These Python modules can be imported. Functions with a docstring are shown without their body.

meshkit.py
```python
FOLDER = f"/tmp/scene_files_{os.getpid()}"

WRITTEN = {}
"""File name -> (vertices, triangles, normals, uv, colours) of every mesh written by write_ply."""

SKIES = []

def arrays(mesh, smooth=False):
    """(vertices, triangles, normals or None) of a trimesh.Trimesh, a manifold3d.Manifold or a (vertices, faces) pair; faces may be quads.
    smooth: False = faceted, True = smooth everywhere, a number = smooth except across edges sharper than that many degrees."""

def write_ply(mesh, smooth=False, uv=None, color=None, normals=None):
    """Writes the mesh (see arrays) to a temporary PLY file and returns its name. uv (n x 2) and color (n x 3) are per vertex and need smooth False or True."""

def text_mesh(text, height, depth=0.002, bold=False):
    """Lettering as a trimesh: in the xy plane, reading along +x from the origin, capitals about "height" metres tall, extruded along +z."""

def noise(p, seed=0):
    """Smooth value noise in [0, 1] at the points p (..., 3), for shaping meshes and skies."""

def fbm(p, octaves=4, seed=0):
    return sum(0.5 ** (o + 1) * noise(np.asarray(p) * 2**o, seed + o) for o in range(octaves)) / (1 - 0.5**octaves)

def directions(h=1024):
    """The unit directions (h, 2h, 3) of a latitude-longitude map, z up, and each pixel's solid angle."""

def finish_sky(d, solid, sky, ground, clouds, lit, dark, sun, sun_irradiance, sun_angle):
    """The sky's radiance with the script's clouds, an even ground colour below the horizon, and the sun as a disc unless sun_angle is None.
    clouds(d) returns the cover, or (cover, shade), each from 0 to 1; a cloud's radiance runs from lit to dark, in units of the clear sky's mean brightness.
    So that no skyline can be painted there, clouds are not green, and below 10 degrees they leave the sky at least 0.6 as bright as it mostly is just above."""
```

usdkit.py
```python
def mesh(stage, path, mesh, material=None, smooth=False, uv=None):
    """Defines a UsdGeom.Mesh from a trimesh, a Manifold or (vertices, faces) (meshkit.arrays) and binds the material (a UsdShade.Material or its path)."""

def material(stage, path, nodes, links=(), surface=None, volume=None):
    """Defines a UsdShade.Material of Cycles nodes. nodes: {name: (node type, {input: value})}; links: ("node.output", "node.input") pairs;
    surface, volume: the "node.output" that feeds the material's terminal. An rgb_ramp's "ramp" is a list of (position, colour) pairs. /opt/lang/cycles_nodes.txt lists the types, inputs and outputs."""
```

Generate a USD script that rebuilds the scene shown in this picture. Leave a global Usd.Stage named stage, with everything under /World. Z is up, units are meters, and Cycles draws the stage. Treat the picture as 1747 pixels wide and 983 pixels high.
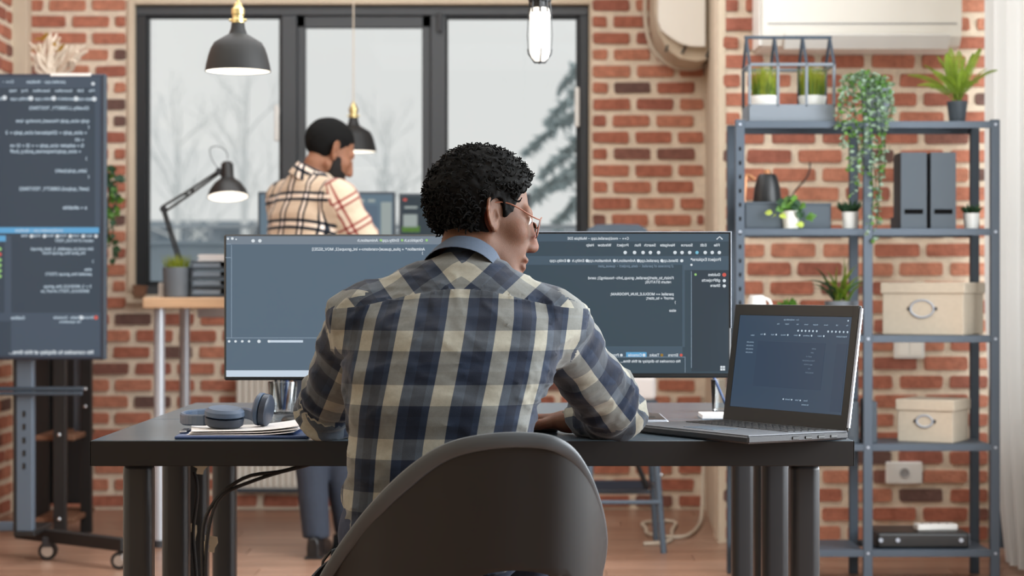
import math, random
import numpy as np, trimesh, usdkit, meshkit, manifold3d as m3
from shapely.geometry import Polygon, box as sbox
from pxr import Usd, UsdGeom, UsdLux, UsdShade, Sdf, Gf, Vt

stage = Usd.Stage.CreateInMemory()
UsdGeom.SetStageUpAxis(stage, 'Z'); UsdGeom.SetStageMetersPerUnit(stage, 1.0)
UsdGeom.Xform.Define(stage, '/World'); UsdGeom.Scope.Define(stage, '/World/Looks')
rng = random.Random(7); npr = np.random.default_rng(7)

# ---------------------------------------------------------------- camera, sky, lights
F, CX, CY, CAMZ = 3400.0, 873.5, 491.5, 1.06          # focal length in pixels of 1747 x 983, optical centre, eye height
cam = UsdGeom.Camera.Define(stage, '/World/camera')
cam.AddTranslateOp().Set(Gf.Vec3d(0, 0, CAMZ)); cam.AddRotateXOp().Set(90)
cam.CreateHorizontalApertureAttr(36.0); cam.CreateVerticalApertureAttr(36.0 * 983 / 1747); cam.CreateFocalLengthAttr(36.0 * F / 1747)
cam.CreateFStopAttr(4.2); cam.CreateFocusDistanceAttr(4.25); cam.CreateClippingRangeAttr(Gf.Vec2f(0.05, 500)); cam.CreateExposureAttr(0.0)
sky = UsdLux.DomeLight.Define(stage, '/World/overcast_sky')
sky.CreateColorAttr(Gf.Vec3f(0.97, 1.0, 0.985)); sky.CreateIntensityAttr(0.25)
def rect_light(name, loc, rot, w, h, col, power):
    l = UsdLux.RectLight.Define(stage, '/World/' + name)
    l.AddTranslateOp().Set(Gf.Vec3d(*loc)); l.AddRotateXYZOp().Set(Gf.Vec3f(*rot))
    l.CreateWidthAttr(w); l.CreateHeightAttr(h); l.CreateColorAttr(Gf.Vec3f(*col)); l.CreateIntensityAttr(power)
    return l
rect_light('daylight_side_window', (2.35, 4.5, 1.75), (0, 90, 0), 2.3, 3.8, (0.93, 0.98, 1.02), 11.5)      # daylight through the right-hand window
rect_light('daylight_behind_curtain', (2.35, 7.75, 1.7), (0, 90, 0), 2.4, 0.9, (0.95, 0.99, 1.0), 3.2)
rect_light('ceiling_softlight', (-0.6, 6.9, 3.1), (0, 0, 0), 2.6, 3.6, (0.97, 0.99, 1.0), 2.7)
rect_light('ceiling_softlight_rear', (-0.2, 1.6, 3.1), (0, 0, 0), 2.0, 2.0, (0.95, 0.98, 1.03), 0.5)

# ---------------------------------------------------------------- helpers
def P(px, py, Y): return np.array([(px - CX) / F * Y, Y, CAMZ - (py - CY) / F * Y])
def PX(px, Y): return (px - CX) / F * Y
def PZ(py, Y): return CAMZ - (py - CY) / F * Y
def s2l(c): return tuple(((x / 255) / 12.92 if x / 255 <= 0.04045 else ((x / 255 + 0.055) / 1.055) ** 2.4) for x in c)
used, ORIG, MATS = set(), {}, {}
def uniq(parent, name):
    path, n = f'{parent}/{name}', 0
    while path in used:
        n += 1; path = f'{parent}/{name}_{n:03d}'
    used.add(path); return path
def mat(name, rgb, rough=0.5, metal=0.0, var=0.0, scale=20.0, bump=0.0, bscale=150.0, emit=None, estr=1.0, coat=0.0, spec=0.5, stretch=(1, 1, 1), tint2=None, sss=0.0, sheen=0.0, transl=None):
    """A principled material of colour rgb (sRGB 0-255) with noise grain and fine relief."""
    c = s2l(rgb)
    n = {'p': ('principled_bsdf', {'base_color': c, 'roughness': rough, 'metallic': metal, 'coat_weight': coat, 'specular_ior_level': spec})}
    l = []
    if sss: n['p'][1].update(subsurface_weight=sss, subsurface_scale=0.01)
    if sheen: n['p'][1].update(sheen_weight=sheen)
    if emit is not None: n['p'][1].update(emission_color=s2l(emit), emission_strength=estr)
    if var or bump:
        n['tc'] = ('geometry', {}); n['mp'] = ('mapping', {'scale': stretch}); l.append(('tc.position', 'mp.vector'))
    if var:
        c2 = s2l(tint2) if tint2 else tuple(min(1, x * (1 + var)) for x in c)
        n['n'] = ('noise_texture', {'scale': scale, 'detail': 4.0, 'roughness': 0.6})
        n['r'] = ('rgb_ramp', {'ramp': [(0.3, tuple(x * (1 - var) for x in c)), (0.7, c2)]})
        l += [('mp.vector', 'n.vector'), ('n.fac', 'r.fac'), ('r.color', 'p.base_color')]
    if bump:
        n['bn'] = ('noise_texture', {'scale': bscale, 'detail': 3.0}); n['b'] = ('bump', {'strength': bump, 'distance': 0.01})
        l += [('mp.vector', 'bn.vector'), ('bn.fac', 'b.height'), ('b.normal', 'p.normal')]
    surf = 'p.BSDF'
    if transl:
        n['t'] = ('translucent_bsdf', {'color': s2l(transl)}); n['mx'] = ('mix_closure', {'fac': 0.45})
        l += [('p.BSDF', 'mx.closure1'), ('t.BSDF', 'mx.closure2')]; surf = 'mx.closure'
    MATS[name] = usdkit.material(stage, '/World/Looks/' + name, n, l, surface=surf)
    return MATS[name]
def tag(path, label=None, cat=None, group=None, kind=None):
    pr = stage.GetPrimAtPath(path)
    for k, v in (('label', label), ('category', cat), ('group', group), ('kind', kind)):
        if v: pr.SetCustomDataByKey(k, v)
    return path
def thing(name, label=None, cat=None, loc=(0, 0, 0), group=None, kind=None, parent='/World'):
    p = uniq(parent, name); x = UsdGeom.Xform.Define(stage, p)
    if parent == '/World': x.AddTranslateOp().Set(Gf.Vec3d(*map(float, loc))); ORIG[p] = np.array(loc, float)
    else: ORIG[p] = ORIG[parent]
    return tag(p, label, cat, group, kind)
def obj(name, mesh, m, parent=None, smooth=35, label=None, cat=None, group=None, kind=None, uv=None, nrm=None):
    """One Mesh prim from a mesh in world coordinates, under parent or as a top-level thing standing at its own base."""
    v, f, n = meshkit.arrays(mesh, smooth if nrm is None else False)
    if nrm is not None: n = nrm
    p = uniq(parent or '/World', name)
    if parent: o = ORIG[parent]
    else:
        lo, hi = v.min(0), v.max(0); o = np.array([(lo[0] + hi[0]) / 2, (lo[1] + hi[1]) / 2, lo[2]])
    ORIG[p] = o
    g = UsdGeom.Mesh.Define(stage, p)
    if not parent: g.AddTranslateOp().Set(Gf.Vec3d(*map(float, o)))
    g.CreatePointsAttr(Vt.Vec3fArray.FromNumpy((v - o).astype(np.float32)))
    g.CreateFaceVertexCountsAttr(Vt.IntArray.FromNumpy(np.full(len(f), 3, np.int32)))
    g.CreateFaceVertexIndicesAttr(Vt.IntArray.FromNumpy(f.astype(np.int32).ravel()))
    g.CreateSubdivisionSchemeAttr('none')
    if n is not None:
        g.CreateNormalsAttr(Vt.Vec3fArray.FromNumpy(n.astype(np.float32))); g.SetNormalsInterpolation('vertex')
    if uv is not None:
        UsdGeom.PrimvarsAPI(g).CreatePrimvar('st', Sdf.ValueTypeNames.TexCoord2fArray, 'vertex').Set(Vt.Vec2fArray.FromNumpy(np.asarray(uv, np.float32)))
    UsdShade.MaterialBindingAPI.Apply(g.GetPrim()).Bind(MATS[m] if isinstance(m, str) else m)
    return tag(p, label, cat, group, kind)
def dup(src, loc, label, rotz=0.0, scale=None):
    """A copy of a thing with its parts, by an internal instanceable reference."""
    was = stage.GetPrimAtPath(src).GetCustomData()
    base = src.rsplit('/', 1)[1]
    p = uniq('/World', base); x = UsdGeom.Xform.Define(stage, p)
    x.GetPrim().GetReferences().AddInternalReference(src); x.GetPrim().SetInstanceable(True)
    x.ClearXformOpOrder()
    x.AddTranslateOp().Set(Gf.Vec3d(*map(float, loc)))
    x.AddRotateZOp().Set(float(rotz))
    if scale: x.AddScaleOp().Set(Gf.Vec3f(*scale))
    return tag(p, label, was['category'], was.get('group'))
def cat(*ms): return trimesh.util.concatenate([m for m in ms if m is not None])
def bx(x0, x1, y0, y1, z0, z1, b=0.003):
    """A box with chamfered edges."""
    c, h = np.array([(x0 + x1) / 2, (y0 + y1) / 2, (z0 + z1) / 2]), np.abs(np.array([x1 - x0, y1 - y0, z1 - z0])) / 2
    b = min(b, h.min() * 0.6); pts = []
    for s in np.ndindex(2, 2, 2):
        s = np.array(s) * 2 - 1
        for k in range(3):
            q = s * (h - b); q[k] = s[k] * h[k]; pts.append(c + q)
    return trimesh.convex.convex_hull(np.array(pts))
def rbox(x0, x1, y0, y1, z0, z1, r=0.01, n=12):
    """A box with round edges: the hull of eight spheres."""
    ms = [m3.Manifold.sphere(r, n).translate([x, y, z]) for x in (x0 + r, x1 - r) for y in (y0 + r, y1 - r) for z in (z0 + r, z1 - r)]
    return tm(m3.Manifold.batch_hull(ms))
def tm(man):
    m = man.to_mesh(); return trimesh.Trimesh(np.array(m.vert_properties[:, :3], float), np.array(m.tri_verts), process=False)
def obox(c, X, Y, Z, hx, hy, hz, b=0.003):
    """A chamfered box with its own axes."""
    m = bx(-hx, hx, -hy, hy, -hz, hz, b); R = np.stack([X, Y, Z], 1).astype(float)
    m.vertices = np.asarray(m.vertices) @ R.T + np.asarray(c); 
    if np.linalg.det(R) < 0: m.invert()
    return m
def tube(pts, r, n=10, closed=False):
    """A round tube along a polyline; r may vary along it."""
    p = np.asarray(pts, float); N = len(p); r = np.broadcast_to(r, (N,))
    t = np.roll(p, -1, 0) - np.roll(p, 1, 0) if closed else np.gradient(p, axis=0)
    t /= np.linalg.norm(t, axis=1, keepdims=True) + 1e-12
    a = np.cross(t[0], [0, 0, 1.0] if abs(t[0][2]) < 0.9 else [1.0, 0, 0]); a /= np.linalg.norm(a); A = []
    for k in range(N):
        a = a - t[k] * (a @ t[k]); a /= np.linalg.norm(a) + 1e-12; A.append(a)
    A = np.array(A); B = np.cross(t, A); th = np.arange(n) * 2 * np.pi / n
    v = (p[:, None] + r[:, None, None] * (np.cos(th)[None, :, None] * A[:, None] + np.sin(th)[None, :, None] * B[:, None])).reshape(-1, 3)
    f = []
    for i in range(N if closed else N - 1):
        j = (i + 1) % N
        for k in range(n):
            l = (k + 1) % n; f += [[i * n + k, i * n + l, j * n + l], [i * n + k, j * n + l, j * n + k]]
    if not closed:
        c0, c1 = len(v), len(v) + 1; v = np.vstack([v, p[:1], p[-1:]])
        f += [[c0, (k + 1) % n, k] for k in range(n)] + [[c1, (N - 1) * n + k, (N - 1) * n + (k + 1) % n] for k in range(n)]
    return trimesh.Trimesh(v, f, process=False)
def spline(pts, n=24, closed=False):
    from scipy.interpolate import splprep, splev
    p = np.asarray(pts, float)
    if closed: p = np.vstack([p, p[:1]])
    tck, _ = splprep(p.T, s=0, k=min(3, len(p) - 1), per=closed)
    q = np.array(splev(np.linspace(0, 1, n + (1 if closed else 0)), tck)).T
    return q[:-1] if closed else q
def lathe(prof, n=28, c=(0, 0, 0), axis=None):
    """A profile of (radius, height) turned about z, or about a given axis."""
    m = trimesh.creation.revolve(np.array(prof, float), sections=n)
    if m.volume < 0: m.invert()
    if axis is not None:
        m.apply_transform(trimesh.geometry.align_vectors([0, 0, 1], np.asarray(axis, float)))
    m.apply_translation(c); return m
def marching_tets(G, o, h):
    """A closed manifold surface of the grid G by tetrahedra (for shapes whose parts nearly touch)."""
    G = np.where(np.abs(G) < 1e-7, 1e-7, G).astype(float); n = np.array(G.shape); s = G < 0; gid = np.arange(G.size).reshape(G.shape); flat = G.ravel(); tets = []
    act = np.zeros(n - 1, np.int8)
    for d in np.ndindex(2, 2, 2): act += s[d[0]:n[0] - 1 + d[0], d[1]:n[1] - 1 + d[1], d[2]:n[2] - 1 + d[2]]
    I = np.argwhere((act > 0) & (act < 8)); c = lambda d: gid[I[:, 0] + d[0], I[:, 1] + d[1], I[:, 2] + d[2]]
    import itertools
    for pm in itertools.permutations(range(3)):
        q = [(0, 0, 0)]
        for k in pm: e = list(q[-1]); e[k] = 1; q.append(tuple(e))
        tets.append(np.stack([c(d) for d in q], 1))
    T = np.vstack(tets); ins = flat[T] < 0; cnt = ins.sum(1); tris, key = [], {}
    pos = np.stack(np.unravel_index(np.arange(G.size), G.shape), 1)
    order = np.argsort(~ins, axis=1, kind='stable'); T = np.take_along_axis(T, order, 1); E = []
    for k, pat in ((1, [((0, 1), (0, 2), (0, 3))]), (2, [((0, 2), (0, 3), (1, 3)), ((0, 2), (1, 3), (1, 2))]), (3, [((0, 3), (1, 3), (2, 3))])):
        t = T[cnt == k]
        for tri in pat: E.append(np.stack([np.stack([t[:, a], t[:, b]], 1) for a, b in tri], 1))
    E = np.vstack(E); codes = E[..., 0].astype(np.int64) * G.size + E[..., 1]; u, inv = np.unique(codes.ravel(), return_inverse=True); a, b = u // G.size, u % G.size
    t = flat[a] / (flat[a] - flat[b]); v = (pos[a] + (pos[b] - pos[a]) * t[:, None]) * h + np.asarray(o); f = inv.reshape(-1, 3)
    d = (pos[E[..., 1]] - pos[E[..., 0]]).sum(1); nn = np.cross(v[f[:, 1]] - v[f[:, 0]], v[f[:, 2]] - v[f[:, 0]]); fl = (nn * d).sum(1) < 0; f[fl] = f[fl][:, ::-1]
    return trimesh.Trimesh(v, f, process=False)
def cyl(a, b, r, n=16): return tube([a, b], r, n)
def extr(poly, h, R=None, c=(0, 0, 0)):
    m = trimesh.creation.extrude_polygon(Polygon(poly) if not hasattr(poly, 'area') else poly, h, engine='earcut')
    if R is not None: m.vertices = np.asarray(m.vertices) @ np.asarray(R, float)
    m.apply_translation(c); return m
def sphere(c, r, sub=2):
    m = trimesh.creation.icosphere(sub); m.vertices = np.asarray(m.vertices) * np.asarray(r) + np.asarray(c); return m
XZ = [[1, 0, 0], [0, 0, 1], [0, -1, 0]]     # rows: where the polygon's x, y and the extrusion go (towards the camera)
XZB = [[1, 0, 0], [0, 0, 1], [0, 1, 0]]
def text_on(lines, O, U, V, N, height=None):
    """Mirrored lettering (the photograph is mirrored): lines of (text, u, v, height); the text's start stands at u and it runs towards -u."""
    ms = []
    for t, u, v, h in lines:
        m = meshkit.text_mesh(t, h, 0.0006, True); q = np.asarray(m.vertices)
        w = np.asarray(O) + np.outer(u - q[:, 0], U) + np.outer(v + q[:, 1], V) + np.outer(q[:, 2], N)
        ms.append(trimesh.Trimesh(w, np.asarray(m.faces)[:, ::-1], process=False))
    return cat(*ms)
def quad_on(rects, O, U, V, N, d=0.0006):
    ms = []
    for u0, u1, v0, v1 in rects:
        m = bx(u0, u1, v0, v1, 0, d, 0.0001); q = np.asarray(m.vertices)
        m.vertices = np.asarray(O) + np.outer(q[:, 0], U) + np.outer(q[:, 1], V) + np.outer(q[:, 2], N)
        if np.dot(np.cross(U, V), N) < 0: m.invert()
        ms.append(m)
    return cat(*ms)
def dots_on(pts, O, U, V, N, d=0.0007):
    ms = []
    for u, v, r in pts:
        c = np.asarray(O) + u * np.asarray(U) + v * np.asarray(V); ms.append(cyl(c, c + np.asarray(N) * d, r, 10))
    return cat(*ms)
def surface_nets(G, o, h):
    """Smooth closed surface of the grid G (negative inside); o origin, h spacing."""
    G = np.asarray(G); s = G < 0; nx, ny, nz = G.shape
    mask = np.zeros((nx - 1, ny - 1, nz - 1), np.int8)
    for d in np.ndindex(2, 2, 2): mask += s[d[0]:nx - 1 + d[0], d[1]:ny - 1 + d[1], d[2]:nz - 1 + d[2]]
    act = (mask > 0) & (mask < 8); idx = np.full(act.shape, -1); I = np.argwhere(act); idx[act] = np.arange(len(I))
    acc, cnt = np.zeros((len(I), 3)), np.zeros(len(I))
    C = {d: G[I[:, 0] + d[0], I[:, 1] + d[1], I[:, 2] + d[2]] for d in np.ndindex(2, 2, 2)}
    for d in C:
        for k in range(3):
            if d[k]: continue
            e = list(d); e[k] = 1; e = tuple(e); a, b = C[d], C[e]; cr = (a < 0) != (b < 0)
            t = np.where(cr, a / np.where(cr, a - b, 1), 0); q = np.tile(np.array(d, float), (len(I), 1)); q[:, k] += t
            acc[cr] += q[cr]; cnt += cr
    v = (I + acc / cnt[:, None]) * h + np.asarray(o); faces = []
    for k in range(3):
        i, j = [(1, 2), (2, 0), (0, 1)][k]
        sl0 = [slice(None)] * 3; sl1 = [slice(None)] * 3; sl0[k] = slice(0, -1); sl1[k] = slice(1, None)
        a, b = s[tuple(sl0)], s[tuple(sl1)]; E = np.argwhere(a != b)
        E = E[(E[:, i] > 0) & (E[:, j] > 0) & (E[:, i] < G.shape[i] - 1) & (E[:, j] < G.shape[j] - 1)]
        ins = a[E[:, 0], E[:, 1], E[:, 2]]
        def at(di, dj):
            q = E.copy(); q[:, i] -= di; q[:, j] -= dj; return idx[q[:, 0], q[:, 1], q[:, 2]]
        Q = np.stack([at(1, 1), at(0, 1), at(0, 0), at(1, 0)], 1); Q[~ins] = Q[~ins][:, ::-1]; faces.append(Q)
    Q = np.vstack(faces); f = np.vstack([Q[:, [0, 1, 2]], Q[:, [0, 2, 3]]])
    return trimesh.Trimesh(v, f, process=False)
# ---------------------------------------------------------------- materials
for k, c in enumerate([(176, 114, 92), (166, 104, 84), (184, 124, 100), (154, 96, 80), (108, 82, 75), (130, 89, 78)]):
    mat(f'brick_{"abcdef"[k]}', c, 0.85, var=0.22, scale=26, bump=0.5, bscale=90, spec=0.3)
mat('mortar', (224, 209, 188), 0.9, var=0.1, scale=30, bump=0.5, bscale=120, spec=0.2)
mat('plaster', (205, 190, 168), 0.85, var=0.05, scale=8, bump=0.1)
mat('ceiling_white', (225, 222, 216), 0.9)
for k, c in enumerate([(152, 118, 98), (143, 108, 88), (162, 127, 107)]):
    mat(f'plank_{"abc"[k]}', c, 0.33, var=0.25, scale=14, stretch=(0.12, 1.6, 1), spec=0.5)
mat('floor_base', (90, 62, 50), 0.6)
mat('window_grey', (66, 70, 74), 0.45)
mat('window_black', (38, 42, 46), 0.4)
mat('white_plastic', (226, 226, 222), 0.4)
mat('white_warm', (234, 231, 222), 0.45)
mat('grey_plastic', (150, 150, 150), 0.5)
mat('radiator_white', (222, 218, 208), 0.4)
mat('black_plastic', (28, 29, 30), 0.42)
mat('chair_black', (18, 21, 24), 0.42, bump=0.05, bscale=900)
mat('chair_rim', (66, 72, 77), 0.4)
mat('black_matte', (24, 25, 26), 0.6)
mat('dark_grey', (48, 50, 54), 0.5)
mat('desk_top', (80, 93, 103), 0.22, var=0.12, scale=40, stretch=(0.2, 2, 1))
mat('desk_edge', (34, 33, 33), 0.6, spec=0.25)
mat('desk_leg', (44, 46, 49), 0.36, metal=0.2)
mat('pine', (206, 168, 132), 0.5, var=0.12, scale=18, stretch=(0.15, 2, 2))
mat('brown_wood', (120, 84, 62), 0.6, var=0.2, scale=20)
mat('steel_light', (190, 196, 204), 0.35, metal=0.4)
mat('steel_blue', (90, 105, 120), 0.45, metal=0.2)
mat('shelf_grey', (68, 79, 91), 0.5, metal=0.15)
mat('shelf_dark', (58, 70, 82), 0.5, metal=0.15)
mat('box_grey', (60, 70, 79), 0.6)
mat('box_dark', (58, 66, 74), 0.6)
mat('planter_grey', (106, 114, 122), 0.55)
mat('cream_board', (188, 176, 158), 0.75, var=0.04, scale=60)
mat('chrome', (200, 205, 210), 0.15, metal=1.0)
mat('brass', (214, 196, 140), 0.3, metal=0.8)
mat('copper', (176, 124, 88), 0.45, metal=0.7)
mat('label_black', (9, 9, 10), 0.7, spec=0.05)
mat('paper', (226, 222, 220), 0.8)
mat('clip_blue', (50, 74, 120), 0.45)
mat('headphone_blue', (74, 90, 112), 0.5)
mat('headphone_dark', (40, 50, 66), 0.4)
mat('tape_cream', (196, 182, 158), 0.7)
mat('cable_black', (22, 22, 23), 0.5)
mat('cable_red', (96, 44, 36), 0.5)
mat('cable_beige', (196, 184, 166), 0.6)
mat('lens_black', (8, 8, 10), 0.1)
mat('grass_a', (150, 160, 50), 0.6, var=0.35, scale=60, transl=(150, 170, 40))
mat('grass_b', (90, 120, 44), 0.6, var=0.3, scale=60, transl=(120, 150, 50))
mat('fern_green', (140, 165, 62), 0.55, var=0.4, scale=24, transl=(150, 180, 60))
mat('leaf_green', (92, 140, 62), 0.5, var=0.3, scale=40, transl=(130, 170, 60))
mat('leaf_pale', (150, 172, 152), 0.55, var=0.35, scale=50, transl=(130, 160, 110))
mat('leaf_dark', (52, 84, 62), 0.55, var=0.3, scale=40, transl=(70, 110, 60))
mat('leaf_lime', (188, 205, 90), 0.5, transl=(190, 210, 80))
mat('coral_cream', (214, 200, 182), 0.7)
mat('autumn_leaf', (170, 130, 50), 0.6, transl=(190, 150, 40))
mat('soil', (50, 40, 34), 0.9)
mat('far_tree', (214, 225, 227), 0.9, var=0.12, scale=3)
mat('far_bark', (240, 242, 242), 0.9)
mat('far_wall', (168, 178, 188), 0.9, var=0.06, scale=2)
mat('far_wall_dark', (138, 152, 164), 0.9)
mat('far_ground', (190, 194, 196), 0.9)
mat('lamp_glow', (255, 250, 240), 0.5, emit=(255, 246, 232), estr=1.3)
mat('lamp_inner', (240, 238, 230), 0.6, emit=(255, 248, 236), estr=1.0)
mat('deck_steel', (112, 116, 122), 0.4, metal=0.3)
mat('pale_steel', (168, 176, 188), 0.4, metal=0.2)
# window glass and other thin glass: clear with a fresnel gloss
def pane_mat(name, tint=(1, 1, 1), rough=0.0, gloss=0.5):
    MATS[name] = usdkit.material(stage, '/World/Looks/' + name, {'t': ('transparent_bsdf', {'color': tint}), 'g': ('glossy_bsdf', {'color': (gloss,) * 3, 'roughness': rough}), 'f': ('fresnel', {'IOR': 1.45}), 'm': ('mix_closure', {})},
        [('f.fac', 'm.fac'), ('t.BSDF', 'm.closure1'), ('g.BSDF', 'm.closure2')], surface='m.closure')
pane_mat('window_glass'); pane_mat('cup_glass', (0.9, 0.92, 0.93), 0.02, 0.9); pane_mat('lens_glass', (0.93, 0.93, 0.92), 0.0, 0.8)
MATS['curtain'] = usdkit.material(stage, '/World/Looks/curtain', {'d': ('diffuse_bsdf', {'color': (0.80, 0.79, 0.77)}), 't': ('translucent_bsdf', {'color': (0.5, 0.5, 0.49)}), 'm': ('mix_closure', {'fac': 0.35})},
    [('d.BSDF', 'm.closure1'), ('t.BSDF', 'm.closure2')], surface='m.closure')
def screen_mat(name, rgb, k=1.0):
    mat(name, (14, 15, 17), 0.25, emit=rgb, estr=k, spec=0.3)
screen_mat('scr_left', (88, 106, 122)); screen_mat('scr_left_bar', (118, 130, 142)); screen_mat('scr_right', (60, 76, 87)); screen_mat('scr_right_hi', (72, 90, 104)); screen_mat('scr_right_lo', (54, 66, 76))
screen_mat('scr_laptop', (50, 68, 88)); screen_mat('scr_laptop_lo', (46, 63, 84)); screen_mat('scr_tv', (52, 66, 80)); screen_mat('scr_tv_hi', (66, 80, 96)); screen_mat('scr_blue', (92, 160, 205)); screen_mat('scr_task', (196, 210, 224))
screen_mat('scr_text', (214, 222, 228)); screen_mat('scr_text_dim', (120, 140, 158)); screen_mat('scr_text_tv', (184, 202, 216)); screen_mat('scr_line', (128, 146, 162)); screen_mat('scr_green', (150, 200, 120)); screen_mat('scr_red', (205, 90, 80)); screen_mat('scr_cyan', (120, 190, 215)); screen_mat('scr_far', (96, 116, 130)); screen_mat('scr_far_pale', (150, 160, 158)); screen_mat('scr_far_dark', (50, 62, 70))
# ================================================================ the setting
YB, YW, YR, XL, XR = 9.55, 9.60, 8.30, -2.37, 2.02        # back wall, window plane, shelf wall, left and right walls
XJF, XJB = PX(1225, YR), PX(1204, YB)                     # the corner where the shelf wall steps forward
WX = lambda px: PX(px, YW)
WZ = lambda py: PZ(py, YW)
def struct(name, mesh, m, parent=None, **k): return obj(name, mesh, m, parent, kind=None if parent else 'structure', **k)
# floor of planks
fl = thing('floor', kind='structure')
obj('subfloor', bx(-3.2, 3.2, -1.2, 9.7, -0.08, -0.012, 0.001), 'floor_base', fl)
def plank(x0, x1, y0, y1): return bx(x0 + 0.0012, x1 - 0.0012, y0 + 0.0012, y1 - 0.0012, -0.03, 0.0, 0.0015)
near = []
row, y = 0, -1.2
while y < 9.62:
    y1 = min(y + 0.19, 9.66); x = -3.2 - (row * 0.47) % 1.3
    while x < 3.2:
        a, b = max(x, -3.2), min(x + 1.3, 3.2)
        if b - a > 0.02:
            pl = plank(a, b, y, y1)
            if y > 7.0 and b > XL - 0.1 and a < XR + 0.1: obj('plank', pl, 'plank_' + rng.choice('abc'), fl)
            else: near.append(pl)
        x += 1.3
    y = y1; row += 1
obj('plank_field', cat(*near), 'plank_a', fl, kind='stuff')
struct('wall_rear', bx(-2.6, 2.5, -1.4, -1.2, -0.02, 3.25), 'plaster')
struct('ceiling', bx(-2.6, 2.6, -1.4, 9.9, 3.15, 3.25), 'ceiling_white')
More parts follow.
